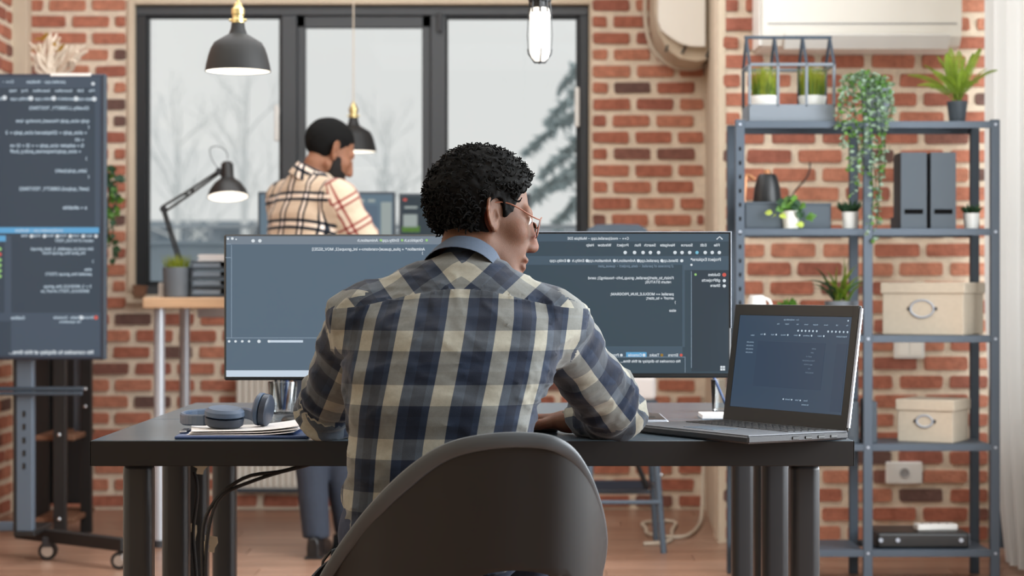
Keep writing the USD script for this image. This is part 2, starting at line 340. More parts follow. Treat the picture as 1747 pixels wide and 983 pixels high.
def brick_wall(wall, O, U, N, ulo, uhi, vlo, vhi, holes, row_h, blen, joint, visible, ph=0.0):
    """Courses of separate bricks on a mortar bed. O origin, U along, N outward; holes: rectangles kept free."""
    O, U, N = (np.asarray(a, float) for a in (O, U, N)); k, rest, v = 0, [], vlo
    while v < vhi - 0.01:
        v1 = min(v + row_h - joint, vhi); u = ulo - (blen * (0.5 if k % 2 else 0.0) + ph) % blen + rng.uniform(-0.006, 0.006)
        while u < uhi:
            L = blen * (1 + rng.uniform(-0.02, 0.02)); spans = [(max(u, ulo + 0.004), min(u + L - joint, uhi - 0.004))]
            for h0, h1, g0, g1 in holes:
                if v1 > g0 and v < g1:
                    nxt = []
                    for a, b in spans:
                        if b <= h0 or a >= h1: nxt.append((a, b))
                        else: nxt += [(a, h0 - 0.004)] if a < h0 - 0.03 else []; nxt += [(h1 + 0.004, b)] if b > h1 + 0.03 else []
                    spans = nxt
            for a, b in spans:
                if b - a < 0.025: continue
                j = lambda s=0.0022: rng.uniform(-s, s)
                c = 0.008; q = [(a + j(), v + c + j()), (a + c, v + j()), (b - c, v + j()), (b + j(), v + c + j()), (b + j(), v1 - c + j()), (b - c, v1 + j()), (a + c, v1 + j()), (a + j(), v1 - c + j())]
                q = np.array(q); ctr = q.mean(0); d = 0.010 + rng.uniform(-0.003, 0.003); i = q + (ctr - q) / np.linalg.norm(ctr - q, axis=1, keepdims=True) * 0.006
                V = np.vstack([O + np.outer(q[:, 0], U) + np.outer(q[:, 1], [0, 0, 1]) - 0.012 * N, O + np.outer(i[:, 0], U) + np.outer(i[:, 1], [0, 0, 1]) + d * N])
                f = []
                for e in range(8): f += [[e, (e + 1) % 8, 8 + (e + 1) % 8], [e, 8 + (e + 1) % 8, 8 + e]]
                f += [[8, 8 + e, 9 + e] for e in range(1, 7)]
                m = trimesh.Trimesh(V, f, process=False)
                if np.dot(np.cross(U, [0, 0, 1]), N) < 0: m.invert()
                pc = O + U * ctr[0] + np.array([0, 0, ctr[1]]); px, py = CX + pc[0] / pc[1] * F, CY - (pc[2] - CAMZ) / pc[1] * F
                mt = 'brick_' + rng.choices('abcdef', [30, 26, 18, 12, 8, 6])[0]
                if visible(px, py): obj('brick', m, mt, wall, smooth=False)
                else: rest.append(m)
            u += L
        v += row_h; k += 1
    if rest: obj('brick_field', cat(*rest), 'brick_b', wall, smooth=False, kind='stuff')
inframe = lambda x, y: -40 < x < 1790 and -25 < y < 1000
# back wall with the window opening
OX0, OX1, OZ0, OZ1 = WX(222), WX(1006), WZ(516), WZ(2)
wb = thing('wall_back', kind='structure')
poly = Polygon([(XL - 0.1, -0.02), (XJB + 0.3, -0.02), (XJB + 0.3, 3.16), (XL - 0.1, 3.16)]).difference(sbox(OX0, OZ0, OX1, OZ1))
obj('mortar_bed', extr(poly, 0.22, XZB, (0, YB, 0)), 'mortar', wb)
vb = lambda x, y: inframe(x, y) and not (385 < x < 1245 and 402 < y < 648) and not (x < 176 and 130 < y < 612) and not (405 < x < 900 and 640 < y < 838) and x < 1212
brick_wall(wb, (0, YB, 0), (1, 0, 0), (0, -1, 0), XL, OX1 + 0.006, 0.012, 3.12, [(OX0 - 0.005, OX1 + 0.007, OZ0 - 0.01, OZ1 + 0.01)], 0.0792, 0.205, 0.024, vb, 0.05)
brick_wall(wb, (0, YB, 0), (1, 0, 0), (0, -1, 0), OX1 + 0.006, XJB - 0.004, 0.012, 3.12, [], 0.0792, 0.207, 0.024, vb)
# shelf wall, with its plastered return
ws = thing('wall_right', kind='structure')
obj('mortar_bed', bx(XJF + 0.003, XR + 0.25, YR, YR + 0.2, -0.02, 3.16, 0.002), 'mortar', ws)
brick_wall(ws, (0, YR, 0), (1, 0, 0), (0, -1, 0), XJF + 0.012, PX(1688, YR), 0.012, 3.12, [], 0.0785, 0.212, 0.023, lambda x, y: inframe(x, y), 0.11)
obj('plaster_corner', bx(PX(1689, YR), PX(1699, YR), YR - 0.012, YR + 0.05, 0, 3.15), 'plaster', ws)
a, b = np.array([XJF, YR - 0.012]), np.array([XJB, YB + 0.02])
pl = Polygon([a, (XJF + 0.03, YR - 0.012), (XJB + 0.4, YB + 0.02), b])
struct('wall_return', extr(pl, 3.15), 'plaster')
# left wall
wl = thing('wall_left', kind='structure')
obj('mortar_bed', bx(XL - 0.2, XL, -1.3, YB + 0.2, -0.02, 3.16, 0.002), 'mortar', wl)
brick_wall(wl, (XL, 0, 0), (0, 1, 0), (1, 0, 0), 6.02, YB - 0.12, 0.012, 3.12, [], 0.0792, 0.205, 0.024, lambda x, y: inframe(x, y) and x > -30 and not (x < 176 and 130 < y < 612), 0.07)
struct('trim_1', bx(XL - 0.01, XL + 0.07, YB - 0.10, YB + 0.01, 0, 3.15), 'plaster')                       # boxed pipe in the corner
# right wall: a long window behind a sheer curtain, most of it outside the frame
wr = thing('wall_window_side', kind='structure')
obj('sill_wall', bx(XR + 0.12, XR + 0.24, 1.7, YR, -0.02, 0.45), 'plaster', wr)
obj('pier_wall', bx(XR + 0.12, XR + 0.24, -1.3, 1.7, -0.02, 3.16), 'plaster', wr)
obj('head_wall', bx(XR + 0.12, XR + 0.24, 1.7, YR, 2.9, 3.16), 'plaster', wr)
w2 = thing('window_2', kind='structure')                                                # the side window the daylight comes through, outside the frame
for k in range(5):
    y = 1.72 + k * 1.63; obj('frame_bar', bx(XR + 0.15, XR + 0.21, y, y + 0.07, 0.45, 2.9), 'window_grey', w2)
for z in (0.45, 2.85): obj('frame_bar', bx(XR + 0.15, XR + 0.21, 1.72, 8.3, z, z + 0.05), 'window_grey', w2)
# window casing, frame, sashes, panes, handles
struct('trim_2', cat(bx(OX0, WX(233), YB - 0.014, YW + 0.1, OZ0, OZ1), bx(WX(233), OX1, YB - 0.014, YW + 0.1, WZ(10), OZ1), bx(WX(1004.5), OX1 + 0.002, YB - 0.01, YW + 0.1, OZ0, WZ(10))), 'plaster')
struct('trim_3', bx(OX0, OX1, YB - 0.05, YW + 0.12, OZ0 - 0.004, WZ(503)), 'plaster')                        # window ledge
win = thing('window_1', kind='structure')
def bar(x0, x1, y0, y1, m='window_grey', d0=0.0, d1=0.07, name='frame_bar'):
    return obj(name, bx(WX(x0), WX(x1), YW - 0.02 + d0, YW + d1, WZ(y1), WZ(y0), 0.004), m, win)
bar(233, 1004, 11, 27, d0=0.0); bar(233, 1004, 488, 504)
bar(233, 251, 27, 488, 'window_black'); bar(988, 1004, 27, 488, 'window_black')
bar(481, 507, 27, 488, name='mullion'); bar(735, 761, 27, 488, name='mullion')
for x0, x1, t in ((251, 481, 28), (507, 735, 27), (761, 988, 28)):
    s = thing('sash', parent=win)
    wdt = {251: (3, 5), 507: (14, 15), 761: (3, 5)}[x0]; top = {251: 3, 507: 20, 761: 4}[x0]
    f = cat(bx(WX(x0), WX(x0 + wdt[0]), YW, YW + 0.05, WZ(488), WZ(t)), bx(WX(x1 - wdt[1]), WX(x1), YW, YW + 0.05, WZ(488), WZ(t)), bx(WX(x0), WX(x1), YW, YW + 0.05, WZ(t + top), WZ(t)), bx(WX(x0), WX(x1), YW, YW + 0.05, WZ(488), WZ(480)))
    obj('sash_frame', f, 'window_grey' if x0 == 507 else 'window_black', s)
    obj('pane', bx(WX(x0 + wdt[0]), WX(x1 - wdt[1]), YW + 0.022, YW + 0.028, WZ(480), WZ(t + top), 0.0005), 'window_glass', s)
for px, y0, y1 in ((474, 180, 242), (984, 150, 218)):
    h = cat(rbox(WX(px - 4), WX(px + 4), YW - 0.05, YW - 0.034, WZ(y1), WZ(y0), 0.007), bx(WX(px - 3), WX(px + 3), YW - 0.04, YW, WZ(y0 + 16), WZ(y0 + 3)))
    obj('handle', h, 'white_plastic', win)
h = cat(rbox(WX(747), WX(754), YW - 0.05, YW - 0.034, WZ(56), WZ(24), 0.005)); obj('hinge', h, 'dark_grey', win)
# outside: balcony parapet, far houses, a fir and bare trees under an overcast sky
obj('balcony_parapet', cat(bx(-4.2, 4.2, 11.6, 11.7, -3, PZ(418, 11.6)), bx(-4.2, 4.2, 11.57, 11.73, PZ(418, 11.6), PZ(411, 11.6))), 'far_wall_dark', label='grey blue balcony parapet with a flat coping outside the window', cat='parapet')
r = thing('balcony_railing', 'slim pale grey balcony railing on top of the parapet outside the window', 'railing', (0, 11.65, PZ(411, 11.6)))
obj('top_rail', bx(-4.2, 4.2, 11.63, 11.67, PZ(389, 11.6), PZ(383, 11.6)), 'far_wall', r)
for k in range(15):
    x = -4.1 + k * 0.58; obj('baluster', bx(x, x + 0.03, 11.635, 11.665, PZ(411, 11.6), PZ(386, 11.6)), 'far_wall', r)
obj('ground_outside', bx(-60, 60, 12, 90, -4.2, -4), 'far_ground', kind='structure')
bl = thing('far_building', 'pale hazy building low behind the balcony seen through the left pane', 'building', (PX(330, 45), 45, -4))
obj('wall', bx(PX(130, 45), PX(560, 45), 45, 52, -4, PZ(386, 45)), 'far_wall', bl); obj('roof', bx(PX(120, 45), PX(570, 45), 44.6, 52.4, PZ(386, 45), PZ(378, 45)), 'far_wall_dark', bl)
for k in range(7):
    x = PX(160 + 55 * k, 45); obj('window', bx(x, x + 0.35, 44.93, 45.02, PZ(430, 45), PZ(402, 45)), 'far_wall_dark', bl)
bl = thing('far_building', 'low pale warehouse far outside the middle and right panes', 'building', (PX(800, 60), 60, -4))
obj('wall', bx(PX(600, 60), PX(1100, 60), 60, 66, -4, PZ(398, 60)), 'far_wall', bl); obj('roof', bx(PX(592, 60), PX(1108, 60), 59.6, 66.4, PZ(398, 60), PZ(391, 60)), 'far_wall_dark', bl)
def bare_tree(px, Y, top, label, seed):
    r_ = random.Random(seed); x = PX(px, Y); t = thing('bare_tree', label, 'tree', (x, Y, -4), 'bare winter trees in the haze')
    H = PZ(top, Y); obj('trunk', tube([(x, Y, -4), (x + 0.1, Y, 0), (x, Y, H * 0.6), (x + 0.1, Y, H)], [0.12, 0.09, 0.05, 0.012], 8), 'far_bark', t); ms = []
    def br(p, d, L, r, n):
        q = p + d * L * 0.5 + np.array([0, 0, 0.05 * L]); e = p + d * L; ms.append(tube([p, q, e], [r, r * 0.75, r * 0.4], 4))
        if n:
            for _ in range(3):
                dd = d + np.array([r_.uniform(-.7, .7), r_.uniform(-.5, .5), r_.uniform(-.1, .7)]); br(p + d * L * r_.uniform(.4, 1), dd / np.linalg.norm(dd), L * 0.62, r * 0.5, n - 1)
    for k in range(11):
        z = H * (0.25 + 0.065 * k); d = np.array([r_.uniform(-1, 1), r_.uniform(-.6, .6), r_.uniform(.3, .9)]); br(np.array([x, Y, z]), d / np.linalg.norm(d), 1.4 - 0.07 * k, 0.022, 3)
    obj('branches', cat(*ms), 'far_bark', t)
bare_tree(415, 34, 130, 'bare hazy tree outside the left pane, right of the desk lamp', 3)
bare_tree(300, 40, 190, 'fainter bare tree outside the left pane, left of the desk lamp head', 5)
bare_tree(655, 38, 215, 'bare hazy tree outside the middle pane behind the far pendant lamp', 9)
# the fir: drooping boughs reaching in from the right of the right-hand pane
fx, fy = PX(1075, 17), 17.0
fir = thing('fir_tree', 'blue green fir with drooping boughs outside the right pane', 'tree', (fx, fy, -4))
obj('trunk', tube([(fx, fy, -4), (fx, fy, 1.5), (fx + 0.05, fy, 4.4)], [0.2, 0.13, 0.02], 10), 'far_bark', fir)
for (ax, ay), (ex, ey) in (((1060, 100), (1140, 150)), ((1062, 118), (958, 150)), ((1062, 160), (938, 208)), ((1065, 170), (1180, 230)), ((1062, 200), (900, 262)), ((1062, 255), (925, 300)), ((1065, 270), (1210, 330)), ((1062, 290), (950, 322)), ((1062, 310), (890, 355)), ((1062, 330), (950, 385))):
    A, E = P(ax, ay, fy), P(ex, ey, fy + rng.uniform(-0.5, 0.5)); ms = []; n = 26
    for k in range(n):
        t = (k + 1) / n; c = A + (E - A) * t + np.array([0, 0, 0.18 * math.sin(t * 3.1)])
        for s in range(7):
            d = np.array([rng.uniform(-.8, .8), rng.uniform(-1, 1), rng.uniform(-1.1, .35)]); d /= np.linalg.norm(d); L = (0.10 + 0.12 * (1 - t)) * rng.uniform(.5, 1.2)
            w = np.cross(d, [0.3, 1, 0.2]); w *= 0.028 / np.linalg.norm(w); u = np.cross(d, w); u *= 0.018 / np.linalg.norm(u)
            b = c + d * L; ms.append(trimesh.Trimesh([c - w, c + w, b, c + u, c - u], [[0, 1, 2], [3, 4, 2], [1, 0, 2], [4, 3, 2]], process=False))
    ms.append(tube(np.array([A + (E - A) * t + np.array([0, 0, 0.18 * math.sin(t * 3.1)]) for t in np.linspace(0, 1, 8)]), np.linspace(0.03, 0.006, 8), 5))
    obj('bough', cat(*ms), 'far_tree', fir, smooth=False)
# curtain: a sheer hanging in folds along the right wall
yy = np.linspace(6.5, 8.16, 190); zz = np.linspace(0.015, 3.1, 46); V = []
for z in zz:
    k = max(0, 1 - z / 1.1); flare = 0.045 * math.sin(min(1, z) * 3.1) if z < 1 else 0
    for q in yy:
        fold = 0.035 * math.sin(q * 31 + 0.6 * math.sin(q * 5)) + 0.015 * math.sin(q * 71 + 1)
        e = 8.16 - q; V.append((XR - 0.075 + fold * (1 + 0.5 * k), q - 0.5 * k ** 1.5 * max(0, q - 7.1) / 1.06, z))
V = np.array(V); n, m_ = len(yy), len(zz); f = []
for i in range(m_ - 1):
    for j in range(n - 1):
        a = i * n + j; f += [[a, a + 1, a + n + 1], [a, a + n + 1, a + n]]
obj('curtain', trimesh.Trimesh(V, f, process=False), 'curtain', smooth=True, label='white sheer curtain hanging in folds at the right edge', cat='curtain')
# ================================================================ furniture and fittings
DZ = 0.731
def px_box(x0, x1, y0, y1, Ya, Yb, b=0.003): return bx(PX(x0, Ya), PX(x1, Ya), Ya, Yb, PZ(y1, Ya), PZ(y0, Ya), b)
# ---- the two black desks, back to back
def desk(y0, y1, ly, label, lx=-0.833):
    t = thing('work_desk', label, 'desk', (-0.085, (y0 + y1) / 2, 0))
    obj('tabletop', bx(-0.909, 0.737, y0 + 0.002, y1 - 0.002, DZ - 0.054, DZ, 0.002), 'desk_top', t)
    e = cat(bx(-0.911, 0.739, y0, y0 + 0.003, DZ - 0.055, DZ - 0.0015, 0.001), bx(-0.911, 0.739, y1 - 0.003, y1, DZ - 0.055, DZ - 0.0015, 0.001), bx(-0.911, -0.908, y0, y1, DZ - 0.055, DZ - 0.0015, 0.001), bx(0.736, 0.739, y0, y1, DZ - 0.055, DZ - 0.0015, 0.001), bx(-0.905, 0.733, y0 + 0.004, y1 - 0.004, DZ - 0.056, DZ - 0.052, 0.001))
    obj('edge_band', e, 'desk_edge', t)
    for x in (lx, 0.652):
        for yy_ in ly:
            l = rbox(x - 0.033, x + 0.033, yy_ - 0.033, yy_ + 0.033, 0.0, DZ - 0.056, 0.02, 16); obj('leg', l, 'desk_leg', t)
    obj('frame_rail', bx(-0.8, 0.63, sum(ly) / 2 - 0.02, sum(ly) / 2 + 0.02, DZ - 0.08, DZ - 0.056), 'black_matte', t)
    return t
desk(4.30, 4.992, (4.45, 4.945), 'black rectangular desk at which the man in the blue plaid shirt sits')
desk(4.996, 5.72, (5.105, 5.62), 'black rectangular desk pushed against the far side of the front desk', -0.81)
# tape and cables under the left end
for k, (px, py, w, h, Y) in enumerate(((341, 797, 26, 26, 5.06), (331, 910, 10, 34, 5.06), (361, 928, 22, 30, 4.86), (350, 938, 10, 32, 4.86))):
    c = P(px, py, Y); W_, H_ = w / F * Y / 2, h / F * Y / 2
    poly = [(-W_, H_), (W_ * .9, H_ * .8), (W_, H_ * .1), (W_ * .5, -H_ * .5), (W_ * .4, -H_), (-W_ * .5, -H_ * .9), (-W_ * .3, -H_ * .2), (-W_, 0.2 * H_)]
    obj('tape_strip', extr(poly, 0.002, XZ, c), 'tape_cream', label=['torn cream tape stuck under the left desktop', 'torn cream tape at the left side of the cable run under the desk', 'larger flap of cream tape round the hanging cables', 'narrow cream tape strip beside the flap on the hanging cables'][k], cat='tape')
for k, pts in enumerate((((560, 775), (525, 790), (470, 806), (430, 811), (390, 832), (352, 880), (345, 940), (350, 1080), (352, 1232)), ((565, 778), (520, 795), (470, 808), (420, 825), (375, 850), (360, 885), (352, 940), (357, 1080), (362, 1232)), ((331, 805), (336, 850), (330, 900), (333, 960), (338, 1080), (340, 1212)))):
    q = spline([P(x, y, 4.95 if k == 2 else 4.84) for x, y in pts], 40)
    obj('cable', tube(q, 0.0045, 8), 'cable_black', label=['upper black cable arching down beneath the left end of the desk', 'lower black cable arching down beneath the left end of the desk', 'straight black cable hanging down by the desk legs'][k], cat='cable')
c = spline([P(520, 1345, 4.2), P(540, 1150, 4.2), P(547, 1010, 4.2), P(549, 975, 4.2), P(551, 958, 4.2), P(560, 944, 4.2), P(572, 934, 4.22), P(582, 938, 4.3)], 20); obj('cable', tube(c, 0.003, 8), 'cable_black', label='thin black cable end curling beside the left edge of the chair', cat='cable')
# ---- the two monitors in front of the man
YM = 4.93; SM = F / YM
def monitor(x0, x1, y0, y1, label, stand_x):
    t = thing('monitor', label, 'monitor', (PX(stand_x, YM), 5.02, DZ))
    obj('housing', px_box(x0, x1, y0, y1, YM, YM + 0.035, 0.004), 'black_plastic', t)
    xs = PX(stand_x, YM)
    obj('stand_neck', bx(xs - 0.025, xs + 0.025, YM + 0.036, YM + 0.07, DZ + 0.012, 0.95), 'black_plastic', t)
    obj('stand_base', rbox(xs - 0.12, xs + 0.12, YM - 0.05, YM + 0.12, DZ, DZ + 0.014, 0.006), 'black_plastic', t)
    return t
def scr(t, name, m, rects, d=0.0): 
    # rects in photo pixels on the monitor's plane
    obj(name, cat(*[bx(PX(a, YM), PX(b, YM), YM - 0.0012 - d, YM + 0.002, PZ(dn, YM), PZ(u, YM), 0.0001) for a, b, u, dn in rects]), m, t, smooth=False)
def txt(t, m, lines, d=0.0018, name='screen_text'):
    obj(name, text_on([(s, PX(x, YM), PZ(y, YM), h / SM) for s, x, y, h in lines], (0, YM - d, 0), (1, 0, 0), (0, 0, 1), (0, -1, 0)), m, t, smooth=False, kind='stuff')
def dots(t, m, pts, name='screen_icon', d=0.0014):
    obj(name, dots_on([(PX(x, YM), PZ(y, YM), r / SM) for x, y, r in pts], (0, YM - d, 0), (1, 0, 0), (0, 0, 1), (0, -1, 0), 0.0012), m, t, smooth=False, kind='stuff')
ml = monitor(382, 806, 400, 649, 'left wide monitor on the desk with a mostly empty grey blue code window', 594)
scr(ml, 'screen_panel', 'scr_left', [(386, 803, 403, 642)]); scr(ml, 'top_bar', 'scr_left_bar', [(386, 803, 403.5, 417)], 0.0003)
scr(ml, 'task_bar', 'scr_task', [(386, 803, 632, 643)], 0.0004)
scr(ml, 'guide_line', 'scr_line', [(394.5, 395.6, 418, 576), (386, 803, 576, 577.2), (386, 394, 415.8, 417.4), (385, 394, 438.8, 440.4)], 0.0006)
txt(ml, 'scr_text', [('Animation.h', 645, 412.5, 4.6), ('Entity.cpp', 681, 412.5, 4.6), ('Graphics.h', 722, 412.5, 4.6), ('Animation* = plus_queue[<random>+ int_groups(2, MOV_SIZE)]', 725, 427.5, 4.6), ('}', 722, 434, 4)])
dots(ml, 'scr_text', [(389, 407.5, 2), (396.5, 407, 2.4), (403, 408.5, 1.3), (432, 411, 3), (443.5, 411, 3)] + [(x, 582.5, 2.2) for x in (391, 402, 413.5, 425)] + [(442, 582.5, 2.9), (459, 582.5, 2.4)])
dots(ml, 'scr_green', [(650, 410, 2.2), (686, 410, 2.2), (728, 410, 2.2)])
scr(ml, 'search_bar', 'scr_task', [(457, 517, 580.5, 584.5)], 0.0006)
mr = monitor(822, 1247.5, 395.5, 645, 'right wide monitor on the desk showing a mirrored dark code editor', 1035)
scr(mr, 'screen_panel', 'scr_right', [(826, 1243, 399, 637)])
scr(mr, 'menu_bar', 'scr_right_hi', [(826, 1243, 399.5, 412), (826, 1243, 437, 452), (1165, 1243, 452, 461)], 0.0003)
scr(mr, 'side_pane', 'scr_right_lo', [(1179.5, 1243, 461, 634)], 0.0004); scr(mr, 'pane_gap', 'scr_right_hi', [(1164, 1168, 452, 592), (826, 1164, 591, 610)], 0.0004)
scr(mr, 'guide_line', 'scr_line', [(1179, 1180, 463, 628), (1168.3, 1169.2, 609, 636), (1042, 1169, 609, 609.8)], 0.0006)
scr(mr, 'active_tab', 'scr_blue', [(1068, 1103, 601, 609.4)], 0.0006)
E = [('C++ - mod/parallel.cpp - Multiple IDE', 1073, 409, 4.2)] + [(s, x, 420.5, 4.4) for s, x in (('File', 1228, ), ('Edit', 1205.5), ('Source', 1182), ('Navigate', 1151.5), ('Search', 1119), ('Run', 1093.5), ('Project', 1072.5), ('Window', 1043), ('Help', 1013.5))]
E += [('Project Explorer', 1230, 445.2, 4.8)] + [(s, x, 447, 4.4) for s, x in (('Blend.cpp', 1157), ('parallel.cpp', 1124), ('Animation.h', 1084.5), ('Animation.cpp', 1043), ('Entity.h', 997), ('Entity.cpp', 966))]
E += [('Finish_to_start(parallel, group_info-housing)); send', 1149.5, 476.5, 4.4), ('return STATUS;', 1145, 483.5, 4.4), ('parallel == MODULE_RUN_PROGRAM;', 1149.5, 504, 4.4), ('errorF = to_start;', 1149.5, 511, 4.4), ('}', 1153, 518, 4), ('else', 1153.5, 532, 4.4)]
E += [('Guides', 1229, 471, 4.6), ('gitProjects', 1229, 480.5, 4.6), ('Share', 1229, 489.5, 4.6), ('Errors', 1157, 608, 4.4), ('Tasks', 1125, 608, 4.4), ('Console', 1095, 608, 4.4), ('Prop', 1056, 608, 4.4), ('No consoles to display at this time...', 1161, 618.5, 4.4)]
txt(mr, 'scr_text', E); txt(mr, 'scr_text_dim', [('// process of parallel - data_project - queue_plan', 1149, 456, 4)])
dots(mr, 'scr_text', [(x, 431, 3) for x in (1227, 1215, 1203, 1176.5, 1163.5, 1151.5, 1123.5, 1109.5, 1097, 1082.5, 1066.5)] + [(x, 445, 2.7) for x in (1163, 1129, 1089, 1048, 1001.5, 970)] + [(1235.5, 479, 2.8), (1235.5, 488, 2.8), (1179.5, 442, 1.4), (1179.5, 452, 2), (1098.5, 606, 2.6), (1060, 606, 2.4)])
dots(mr, 'scr_cyan', [(1189, 431, 2.8)]); dots(mr, 'scr_red', [(1235.5, 469, 3.4), (1162, 606, 2.5)]); dots(mr, 'scr_green', [(1186.5, 468.5, 2.1)]); dots(mr, 'autumn_leaf', [(1129, 606, 2.5)])
c = [P(1222.5, 408.5, YM), P(1227.5, 404, YM), P(1232.5, 408.5, YM)]; obj('chevron', tube(np.array(c) - [0, 0.002, 0], 0.0014, 6), 'scr_text', mr)
obj('grid_icon', cat(*[px_box(1229 + 4.3 * i, 1232.6 + 4.3 * i, 624.5 + 4.3 * j, 628 + 4.3 * j, YM - 0.0018, YM, 0.0001) for i in (0, 1) for j in (0, 1)]), 'scr_text', mr)
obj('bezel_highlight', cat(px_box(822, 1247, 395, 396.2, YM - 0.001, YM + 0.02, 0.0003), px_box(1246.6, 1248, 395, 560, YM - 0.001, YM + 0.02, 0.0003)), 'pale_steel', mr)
# ---- laptop turned away to the left
A, B = np.array([0.500, 4.690, DZ + 0.006]), np.array([0.727, 4.312, DZ + 0.006])
U = (B - A) / np.linalg.norm(B - A); D = np.array([-0.858, -0.512, 0]); D = D - U * (D @ U); D /= np.linalg.norm(D); LW = np.linalg.norm(B - A)
lap = thing('laptop', 'open dark laptop with a blue screen at the right end of the desk', 'laptop', (A + B) / 2 * [1, 1, 0] + [0, 0, DZ])
Z = np.array([0, 0, 1.0]); ctr = (A + B) / 2
obj('base', obox(ctr + D * 0.135 + Z * 0.004, U, D, Z, LW / 2, 0.137, 0.0085, 0.004), 'dark_grey', lap)
obj('deck', obox(ctr + D * 0.135 + Z * 0.013, U, D, Z, LW / 2 - 0.002, 0.134, 0.0012, 0.001), 'deck_steel', lap)
ks = []
for r in range(6):
    for k in range(15):
        ks.append(obox(ctr + D * (0.035 + 0.019 * r) + U * (-0.175 + 0.025 * k) + Z * 0.0148, U, D, Z, 0.0105, 0.0078, 0.0014, 0.001))
obj('keys', cat(*ks), 'black_plastic', lap, kind='stuff')
obj('trackpad', obox(ctr + D * 0.205 + Z * 0.0144, U, D, Z, 0.055, 0.034, 0.0006, 0.0003), 'steel_blue', lap)
for k in range(4): obj('port', obox(B + U * 0.0006 + D * (0.04 + 0.035 * k) + Z * 0.004, U, D, Z, 0.0016, 0.009, 0.003, 0.0008), 'lens_black', lap)
for sx in (-1, 1):
    for q in (0.03, 0.11): obj('rubber_foot', obox(ctr + U * sx * 0.17 + D * q - Z * 0.0052, U, D, Z, 0.012, 0.006, 0.0008, 0.0003), 'black_matte', lap)
V_ = Z * math.cos(math.radians(8)) - D * math.sin(math.radians(8)); Nl = np.cross(U, V_); Hl = 0.275
lid = obj('lid', obox(ctr + Z * 0.012 + V_ * Hl / 2, U, V_, Nl, LW / 2, Hl / 2, 0.0045, 0.003), 'black_plastic', lap)
LO = A + Z * 0.012 + Nl * 0.0048
obj('screen_panel', quad_on([(0.022, LW - 0.022, 0.034, Hl - 0.026)], LO, U, V_, Nl), 'scr_laptop', lap, smooth=False)
obj('bezel', quad_on([(0.001, 0.021, 0.001, Hl - 0.001), (LW - 0.021, LW - 0.001, 0.001, Hl - 0.001), (0.02, LW - 0.02, Hl - 0.025, Hl - 0.001), (0.02, LW - 0.02, 0.001, 0.033)], LO, U, V_, Nl, 0.0008), 'black_plastic', lap, smooth=False)
obj('screen_pane', quad_on([(0.1, LW - 0.1, 0.085, Hl - 0.085), (LW - 0.062, LW - 0.026, 0.04, Hl - 0.085)], LO, U, V_, Nl, 0.001), 'scr_laptop_lo', lap, smooth=False)
T = [('C++ - mod/parallel.cpp', 0.24, Hl - 0.036, 0.0035)] + [(s, LW - 0.03 - 0.034 * k, Hl - 0.046, 0.003) for k, s in enumerate(('File', 'Edit', 'Source', 'Navigate', 'Search', 'Run', 'Project', 'Help'))]
T += [('Project Explorer', LW - 0.03, Hl - 0.071, 0.0035)] + [(s, LW - 0.115 - 0.042 * k, Hl - 0.071, 0.003) for k, s in enumerate(('Entity.h', 'parallel.cpp', 'Anim.h', 'Anim.cpp', 'Graph', 'Data'))]
T += [('Outline', 0.085, Hl - 0.074, 0.003)] + [('process_data', 0.085, Hl - 0.09 - 0.008 * k, 0.003) for k in range(4)]
T += [(s, LW - 0.13 - 0.006 * (k % 3), Hl - 0.1 - 0.009 * k, 0.003) for k, s in enumerate(('parallel', 'send;', 'errorF = 0', 'Finish_to_start(group);', 'return STATUS;', 'else', 'MODULE_RUN'))]
T += [('Errors', LW - 0.14, 0.058, 0.0035), ('Tasks', LW - 0.17, 0.058, 0.0035), ('Console', LW - 0.2, 0.058, 0.0035), ('No consoles', LW - 0.135, 0.049, 0.003)]
obj('screen_text', text_on(T, LO + Nl * 0.0004, U, V_, Nl), 'scr_text_dim', lap, smooth=False, kind='stuff')
obj('screen_icon', dots_on([(LW - 0.03 - 0.013 * k, Hl - 0.059, 0.0024) for k in range(14) if k not in (6, 7)] + [(LW - 0.108 - 0.042 * k, Hl - 0.0695, 0.0022) for k in range(6)] + [(LW - 0.165 - 0.03 * k, 0.0595, 0.0018) for k in range(3)] + [(LW - 0.032, Hl - 0.034, 0.002)], LO, U, V_, Nl, 0.0014), 'scr_text_tv', lap, smooth=False, kind='stuff')
obj('lid_edge', cat(tube([B + Z * 0.02 + U * 0.001, B + Z * 0.012 + V_ * (Hl - 0.006) + U * 0.001], 0.0042, 8)), 'pale_steel', lap)
